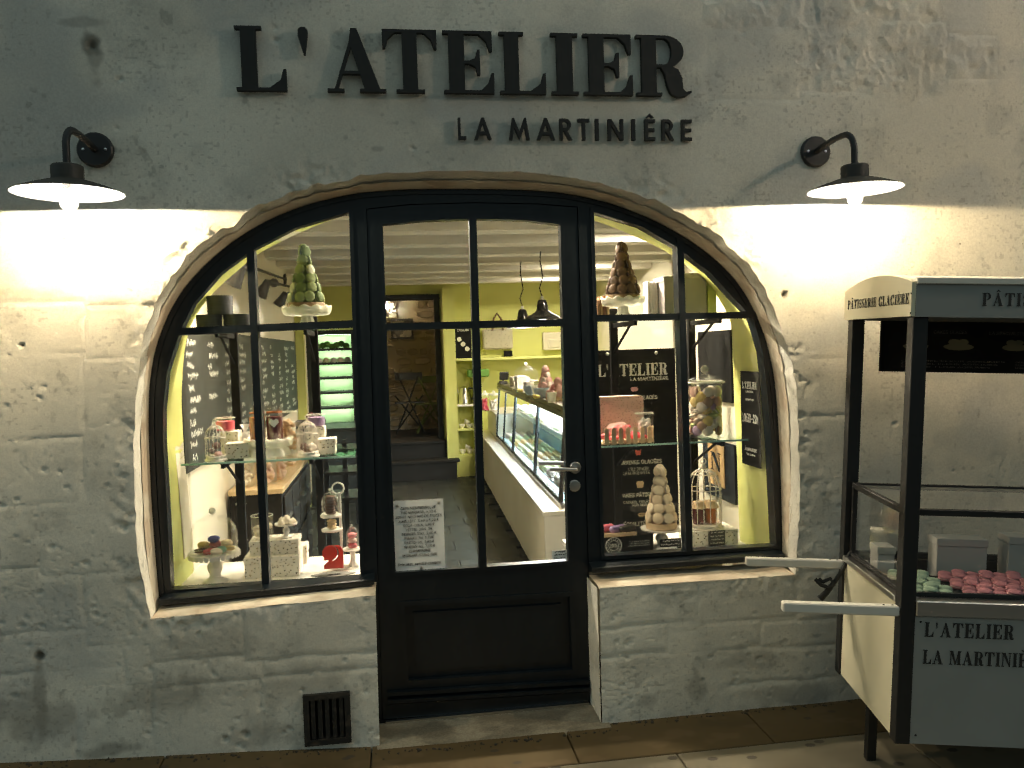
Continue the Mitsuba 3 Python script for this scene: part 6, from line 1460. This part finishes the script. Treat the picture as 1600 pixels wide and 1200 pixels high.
# ------------------------------------------------------------------ notice and sticker on the door
NO = thing('price_notice', 'white sheet with a printed drinks price list stuck to the door glass', 'notice')
n0, n1, nz0, nz1 = [-0.018, 0.201, 0.648, 0.962]
sh = loft([[(x, 0.2035 - 0.002 * math.sin(3 * (x - n0) / (n1 - n0)), z) for x in np.linspace(n0, n1, 7)] for z in np.linspace(nz1, nz0, 9)][::-1])
part(NO, 'sheet', sh, PAPER, True)
L = ['CAFE NESPRESSO, 2€', 'THE MARIAGE, 4,10 €', 'JUS ET NECTARS DE FRUITS', 'A.MILLIAT  3,60 à 5,20 €', 'COCA-COLA, 3,80 €', 'VITTEL 25cl, 3€', 'PERRIER 33cl, 3,60 €', 'PINEAU 7cl, 3,70€', 'PASTIS 2cl, 3,80 €', 'WHISKY 4cl, 7,50 €', 'CHAMPAGNE', 'RUINART 37,5cl, 30€', None, 'Prix nets, service compris.']
WID = [55, 56, 73, 63, 49, 42, 54, 46, 46, 48, 34, 54, 0, 68]
hh = nz1 - nz0; pw = n1 - n0
for i, s in enumerate(L):
    if s:
        W = WID[i] / 79 * pw
        part(NO, 'text_line', text_at(s, (n0 + n1) / 2 - W / 2, (n0 + n1) / 2 + W / 2, 0.1995, nz1 - hh * (0.125 + i * 0.060), hh * 0.036, True, 0.0006), INK)
for cx, cz_ in ((n0 + 0.02, nz1 - 0.022), (n1 - 0.02, nz1 - 0.018), ((n0 + n1) / 2 + 0.004, nz0 + 0.016)):
    part(NO, 'suction_pad', lathe([(0, 0), (0.008, 0), (0.004, 0.005), (0, 0.005)], 12, (cx, 0.2, cz_), (0, -1, 0)), STEEL)
SK = thing('door_sticker', 'small white printed sticker in the lower right corner of the door glass', 'sticker')
s0, s1, sz0, sz1 = [0.678, 0.745, 0.659, 0.699]
part(SK, 'sheet', bx(s0, s1, 0.2070, 0.2080, sz0, sz1), PAPER)
scrawl(SK, s0 + 0.004, s1 - 0.004, sz0, sz1, 0.2058, 3, 51, INK, 0.0012)

# ------------------------------------------------------------------ things on the display case
zt = ztop
def sx_at(y, off): return g1 + off + (y - cyn) / (cyf - cyn) * 0.13
y = 2.9
tower('tall pyramid of pink macarons standing on the display case', (1.176, y, zt), 0.24, 0.075, 0.026, 5, PNK, 0.08, 0.02, PINK3)
y = 2.4
tower('low pyramid of rose coloured macarons nearest the door on the display case', (1.171, y, zt), 0.16, 0.085, 0.026, 3, PNK, 0.09, 0.02, PINK1)
DM = thing('glass_dome', 'glass cake dome on a white stand at the far end of the display case', 'cake dome')
c = (1.252, 4.3, zt)
part(DM, 'stand', lathe([(0, 0), (0.06, 0), (0.03, 0.02), (0.03, 0.05), (0.12, 0.065), (0.12, 0.07), (0, 0.07)], 28, c), WHITE, True)
glass_dome(DM, (c[0], c[1], zt + 0.071), 0.11, 0.14)
gift_box('cream cardboard box on the far end of the display case', 1.203, 1.373, 4.8, 5.1, zt, zt + 0.09, WHITE_BOARD)
gift_box('tall cream cardboard box beside the glass cake dome on the display case', 1.092, 1.185, 3.85, 4.0, zt, zt + 0.13, WHITE_BOARD)
for px, y, R, H, lab in ((1.089, 3.1, 0.06, 0.075, 'pale blue bowl on the display case, left of two'), (1.112, 2.75, 0.06, 0.07, 'pale blue bowl on the display case, right of two')):
    CP = thing('bowl', lab, 'bowl')
    part(CP, 'bowl_body', lathe([(0, 0), (R * 0.5, 0), (R * 0.9, H * 0.5), (R, H), (R * 0.95, H), (R * 0.8, H * 0.45), (0, 0.01)], 24, (px, y, zt)), PALE_BLUE, True)
for px, y, nm in ((1.078, 3.6, 'left one'), (1.046, 2.6, 'right one')):
    solo('macaron', mac_ply((0.66, 0.56, 0.14)), MACARON, f'lemon yellow macaron lying on the display case top, {nm}', 'macaron', to_world=place((px, y, zt + 0.016), (0.1, 0, 1), 0.028, 0.028))
CR_ = thing('cash_register', 'small black card terminal at the far end of the display case', 'card terminal')
c = (1.191, 5.5, zt)
part(CR_, 'base', bx(c[0] - 0.04, c[0] + 0.04, 5.45, 5.55, zt, zt + 0.03, 0.004), BLACK_METAL)
part(CR_, 'screen', xf(bx(-0.05, 0.05, -0.008, 0.008, 0, 0.09, 0.003), trimesh.transformations.translation_matrix((c[0] + 0.01, 5.5, zt + 0.045)) @ trimesh.transformations.rotation_matrix(0.4, (1, 0, 0))), BLACK_METAL)
part(CR_, 'arm', tube([(c[0], 5.5, zt + 0.03), (c[0], 5.5, zt + 0.06)], 0.01, 8), BLACK_METAL)
for k_, (px, y, R, H, lab, m) in enumerate(((1.14, 3.5, 0.045, 0.09, 'white cup on the display case, left of the pink macaron pyramid', WHITE), (1.117, 3.0, 0.04, 0.08, 'glass tumbler on the display case in front of the pink macaron pyramid', MILK), (1.063, 2.1, 0.035, 0.07, 'glass tumbler at the near end of the display case', MILK))):
    CP = thing('cup', lab, 'cup')
    part(CP, 'cup_body', lathe([(0, 0), (R * 0.75, 0), (R, H), (R * 0.94, H), (R * 0.7, 0.008), (0, 0.008)], 22, (px, y, zt)), m, True)
for k_, (px, y, lab) in enumerate(((1.073, 6.3, 'pink lidded sweet jar on the back counter'), (1.167, 6.2, 'pale lidded sweet jar on the back counter'))):
    J = thing('sweet_jar', lab, 'jar')
    zz = 0.9 - 0.019
    jar(J, (px, y, zz), 0.06, 0.20); biscuit_fill(J, (px, y, zz), 0.06, 0.17, 40, WAX_PINK if k_ == 0 else MERINGUE, 0.02, 'sweets')
    part(J, 'lid', lathe([(0.062, 0.202), (0.062, 0.215), (0.02, 0.23), (0.016, 0.25), (0, 0.255)], 20, (px, y, zz)), MILK, True)

# ------------------------------------------------------------------ the ice cream cart
CM = np.eye(4); CM[:3, :3] = np.array([[977.522, 206.14, 44.244], [-205.244, 978.417, -23.964], [-48.229, 14.344, 998.733]]) / 1000.0; CM[:3, 3] = (1.677, -0.798, 0.206)
CW = mi.ScalarTransform4f(CM)
CART = thing('ice_cream_cart', 'tall pastry and ice cream cart with black posts and a lettered canopy', 'cart')
def cp(name, m, b, smooth=False, par=None, **kw):
    return part(par or CART, name, m, b, smooth, to_world=CW, **kw)
LEN, DEP, HR = 1.45, 0.64, 1.466
for X in (0.0, LEN - 0.05):
    cp('post', bx(X, X + 0.05, 0.0, 0.05, -0.012, HR, 0.002), BLACK_METAL)
    cp('post', bx(X, X + 0.05, DEP - 0.05, DEP, -0.012, HR, 0.002), BLACK_METAL)
for X in (0.02, LEN - 0.07):
    cp('leg', bx(X, X + 0.035, 0.30, 0.335, -0.245, -0.002, 0.002), BLACK_METAL)
# canopy
def arch_end(Y0, Y1, zb, zside, ztop_):
    yy_ = np.linspace(Y0, Y1, 25); u = (yy_ - (Y0 + Y1) / 2) / ((Y1 - Y0) / 2)
    return Polygon([(Y0, zb), (Y1, zb)] + [(a, zside + (ztop_ - zside) * (1 - b * b)) for a, b in zip(yy_[::-1], u[::-1])])
def along_x(g, X0, X1):
    m = flat(g, X1 - X0); M4 = np.eye(4); M4[:3, :3] = [[0, 0, 1], [1, 0, 0], [0, 1, 0]]; M4[:3, 3] = (X0, 0, 0); m.apply_transform(M4); return m
for X in (-0.014, LEN):
    cp('canopy_end_board', along_x(arch_end(-0.012, DEP + 0.01, HR, HR + 0.115, HR + 0.155), X, X + 0.014), CART_CREAM)
cp('canopy_front_board', bx(0.001, LEN, -0.014, 0.0, HR - 0.002, HR + 0.112), CART_GREY)
cp('canopy_back_board', bx(0.001, LEN, DEP, DEP + 0.012, HR - 0.002, HR + 0.112), CART_GREY)
roof = arch_end(-0.02, DEP + 0.018, HR + 0.10, HR + 0.114, HR + 0.156).difference(arch_end(0.0, DEP, HR + 0.05, HR + 0.105, HR + 0.145))
cp('canopy_roof', along_x(roof.difference(sbox(-1, HR, 2, HR + 0.113)), 0.002, LEN - 0.002), CART_WHITE)
cp('canopy_trim', bx(-0.0, LEN, -0.024, -0.0145, HR + 0.108, HR + 0.128, 0.002), CART_WHITE)
def words(s_, h, width, gap):
    ws = s_.split(' '); full = serif_line(s_, gap).bounds; k = width / (full[2] - full[0]); out, x = [], 0.0
    for w_ in ws:
        adv = sum(serif(c_)[1] + gap for c_ in w_); g_ = serif_line(w_, gap)
        out.append(flat(affinity.affine_transform(g_, [k, 0, 0, h, x * k, 0]), 0.0012)); x += adv + 0.36 + gap
    return out
for m_ in words('PÂTISSERIE GLACIÈRE', 0.043, 0.60, 0.16):
    cp('canopy_lettering', stand(m_, (0.214, -0.0155, 1.503)), DARK_INK)
for m_ in words('PÂTISSERIE GLACIÈRE', 0.036, 0.599, 0.18):
    cp('end_lettering', stand(m_, (-0.0153, 0.604, 1.508), 'left'), DARK_INK)
for X, Y, Z in ((-0.0165, -0.016, 1.542), (-0.0165, -0.017, 1.476)):
    cp('screw', lathe([(0, 0), (0.004, 0), (0.003, 0.002), (0, 0.0025)], 8, (X, Y, Z), (-1, 0, 0)), BLACK_METAL)
# body
cp('end_panel', bx(0.008, 0.02, 0.051, DEP - 0.051, -0.008, 0.47), CART_CREAM)
cp('end_panel', bx(LEN - 0.02, LEN - 0.008, 0.051, DEP - 0.051, -0.008, 0.47), CART_CREAM)
cp('front_panel', bx(0.051, LEN - 0.051, 0.004, 0.018, -0.010, 0.438), CART_GREY)
cp('back_panel', bx(0.051, LEN - 0.051, DEP - 0.018, DEP - 0.004, -0.010, 0.438), CART_GREY)
cp('floor_panel', bx(0.021, LEN - 0.021, 0.02, DEP - 0.02, -0.006, 0.006), CART_GREY)
cp('steel_rail', bx(0.051, LEN - 0.051, -0.004, 0.05, 0.44, 0.495, 0.004), STEEL)
cp('steel_rail', bx(-0.004, 0.05, 0.051, DEP - 0.051, 0.472, 0.495, 0.003), STEEL)
cp('steel_rail', bx(0.051, LEN - 0.051, DEP - 0.05, DEP + 0.004, 0.44, 0.495, 0.004), STEEL)
cp('front_lettering', stand(serif_text("L'ATELIER", 0.050, 0.297, 0.0012, 0.14, 0.004), (0.084, 0.0025, 0.37)), DARK_INK)
cp('front_lettering', stand(serif_text('LA MARTINIÈRE', 0.048, 0.415, 0.0012, 0.12, 0.004), (0.082, 0.0025, 0.275)), DARK_INK)
for Y in (0.02, 0.60):
    h_ = cat(bx(-0.395, 0.03 if Y > 0.3 else -0.001, Y - 0.018, Y + 0.018, 0.436, 0.470, 0.004))
    cp('handle', h_, CART_WHITE)
for Y in (0.02, 0.60):
    for X in (-0.02, -0.05):
        cp('screw', lathe([(0, 0), (0.004, 0), (0.003, 0.002), (0, 0.0025)], 8, (X, Y, 0.4702), (0, 0, 1)), BLACK_METAL)
for X, Z in ((0.07, 0.42), (0.07, 0.02), (0.7, 0.42), (0.7, 0.02)):
    cp('screw', lathe([(0, 0), (0.004, 0), (0.003, 0.002), (0, 0.0025)], 8, (X, 0.0038, Z), (0, -1, 0)), BLACK_METAL)
# glass vitrine
vz = 0.80
V0, V1 = 0.055, 0.56
for Y in (V0, V1):
    cp('vitrine_bar', bx(0.02, LEN - 0.06, Y, Y + 0.022, vz - 0.022, vz, 0.002), BLACK_METAL)
cp('vitrine_bar', bx(0.02, 0.042, V0 + 0.023, V1 - 0.001, vz - 0.022, vz, 0.002), BLACK_METAL)
cp('vitrine_bar', bx(LEN - 0.082, LEN - 0.06, V0 + 0.023, V1 - 0.001, vz - 0.022, vz, 0.002), BLACK_METAL)
cp('vitrine_bar', bx(0.022, LEN - 0.06, V1 + 0.001, V1 + 0.02, 0.497, 0.52, 0.002), BLACK_METAL)
cp('vitrine_bar', bx(0.022, 0.040, V0 + 0.03, V1, 0.497, 0.512, 0.002), BLACK_METAL)
for X in (0.021, LEN - 0.08):
    cp('vitrine_post', bx(X, X + 0.018, V1 + 0.002, V1 + 0.02, 0.521, vz - 0.023), BLACK_METAL)
def gl(q): return trimesh.Trimesh(q, [[0, 1, 2], [0, 2, 3]])
VG = PANE
cp('vitrine_glass', gl([(0.03, V0 + 0.02, vz - 0.004), (LEN - 0.07, V0 + 0.02, vz - 0.004), (LEN - 0.07, V1, vz - 0.004), (0.03, V1, vz - 0.004)]), VG)
cp('vitrine_glass', gl([(0.03, V0 + 0.01, 0.515), (0.03, V0 + 0.01, vz - 0.022), (0.03, V1, vz - 0.022), (0.03, V1, 0.515)]), VG)
cp('vitrine_glass', gl([(0.05, V0 + 0.01, 0.497), (LEN - 0.09, V0 + 0.01, 0.497), (LEN - 0.09, V0 + 0.01, vz - 0.023), (0.05, V0 + 0.01, vz - 0.023)]), VG)
cp('vitrine_tray', bx(0.055, LEN - 0.055, 0.052, V1 - 0.02, 0.44, 0.452), BLACK_MATT)
cp('tray_edge', bx(0.056, LEN - 0.056, 0.0525, 0.066, 0.4525, 0.508), BLACK_MATT)
cp('back_ledge', bx(0.055, LEN - 0.055, V1 - 0.02, V1 + 0.02, 0.44, 0.496), DARK_WOOD)
# macarons in rows and white boxes inside the vitrine
for X0, n, col, nm in ((0.085, 3, (0.31, 0.42, 0.29), 'green'), (0.27, 6, (0.52, 0.20, 0.22), 'pink')):
    for i in range(n):
        for j in range(6):
            c_ = CM @ np.array([X0 + 0.05 * i + 0.02 * (j % 2), 0.085 + 0.048 * j, 0.500 + 0.008 * (i % 2), 1])
            TWm = mi.ScalarTransform4f(CM[:3, :3].tolist() if False else (lambda A: A)(np.block([[CM[:3, :3] @ np.diag([0.025, 0.025, 0.022]), c_[:3, None]], [np.zeros((1, 3)), np.ones((1, 1))]])))
            solo('macaron', mac_ply(col), MACARON, f'{nm} macaron in the cart vitrine, {ORD[j]} row from the front, {ORD[i]} from the left', 'macaron', f'{nm} macarons in the cart vitrine', to_world=TWm)
solo('macaron_rack', bx(0.07, 0.62, 0.07, 0.36, 0.4525, 0.484, 0.002), BLACK_MATT, 'black rack under the rows of macarons in the cart vitrine', 'rack', to_world=CW)
for (X0, X1, Z1, lab) in ((0.075, 0.14, 0.575, 'white cardboard box at the left end of the cart vitrine'), (0.30, 0.49, 0.615, 'white cardboard box in the middle of the cart vitrine'), (0.57, 0.76, 0.63, 'white cardboard box cut by the right picture edge in the cart vitrine')):
    GB = thing('gift_box', lab, 'box')
    part(GB, 'box_body', bx(X0, X1, 0.42, 0.50, 0.453, Z1 - 0.03, 0.002), BOX_WHITE, to_world=CW)
    part(GB, 'lid', bx(X0 - 0.003, X1 + 0.003, 0.417, 0.503, Z1 - 0.03, Z1, 0.002), BOX_WHITE, to_world=CW)
# menu board under the canopy
MB = thing('menu_board', 'long black menu board with faint pictures hanging under the cart canopy', 'sign')
B0, BZ0, BZ1 = 0.125, 1.257, 1.464
part(MB, 'board', bx(B0, LEN - 0.06, 0.615, 0.625, BZ0, BZ1), POSTER, to_world=CW)
FAINT = mat('faint_print', (0.10, 0.095, 0.085), 0.6); FAINT2 = mat('faint_picture', (0.13, 0.12, 0.07), 0.6)
def mb_text(s, X0, X1, Z, h): part(MB, 'lettering', stand(text(s, h, X1 - X0, 0.001), (X0, 0.6135, Z)), FAINT, to_world=CW)
mb_text('CAKES GLACÉS', 0.334, 0.466, 1.415, 0.013); mb_text('LA SPÉCIALITÉ', 0.554, 0.692, 1.413, 0.013)
for Z in (1.300, 1.288, 1.276):
    for X0, X1 in ((0.19, 0.60), (0.64, 0.86)):
        me = text('CARAMEL FLEUR AGRUMES', 0.006, X1 - X0 - 0.06 * (1.3 - Z) * 40, 0.0008)
        part(MB, 'lettering', stand(me, (X0 + 0.02, 0.6135, Z)), FAINT, to_world=CW)
for X, wd in ((0.265, 0.05), (0.435, 0.06), (0.657, 0.05)):
    g = unary_union([ell(0, 0, wd, 0.014), ell(-wd * 0.3, 0.02, wd * 0.4, 0.012), ell(wd * 0.3, 0.02, wd * 0.35, 0.012)])
    part(MB, 'printed_picture', stand(flat(g, 0.001), (X, 0.6140, 1.362)), FAINT2, to_world=CW)
# strap on the rear handle
SP = thing('strap', 'black strap knotted round the rear handle of the cart', 'strap')
k1 = np.array([(0.035, 0.58, 0.525), (0.016, 0.575, 0.497), (-0.004, 0.57, 0.444), (-0.037, 0.565, 0.391), (-0.071, 0.56, 0.346), (-0.098, 0.56, 0.315)])
part(SP, 'band', tube(spline3(k1) if False else k1, [0.006, 0.008, 0.008, 0.009, 0.012, 0.014], 8), BLACK_MATT, True, to_world=CW)
k2 = np.array([(-0.12, 0.555, 0.399), (-0.098, 0.55, 0.377), (-0.071, 0.545, 0.369), (-0.047, 0.55, 0.379), (-0.059, 0.555, 0.404), (-0.088, 0.56, 0.388), (-0.103, 0.56, 0.398)])
part(SP, 'knot', tube(k2, 0.008, 8), BLACK_MATT, True, to_world=CW)
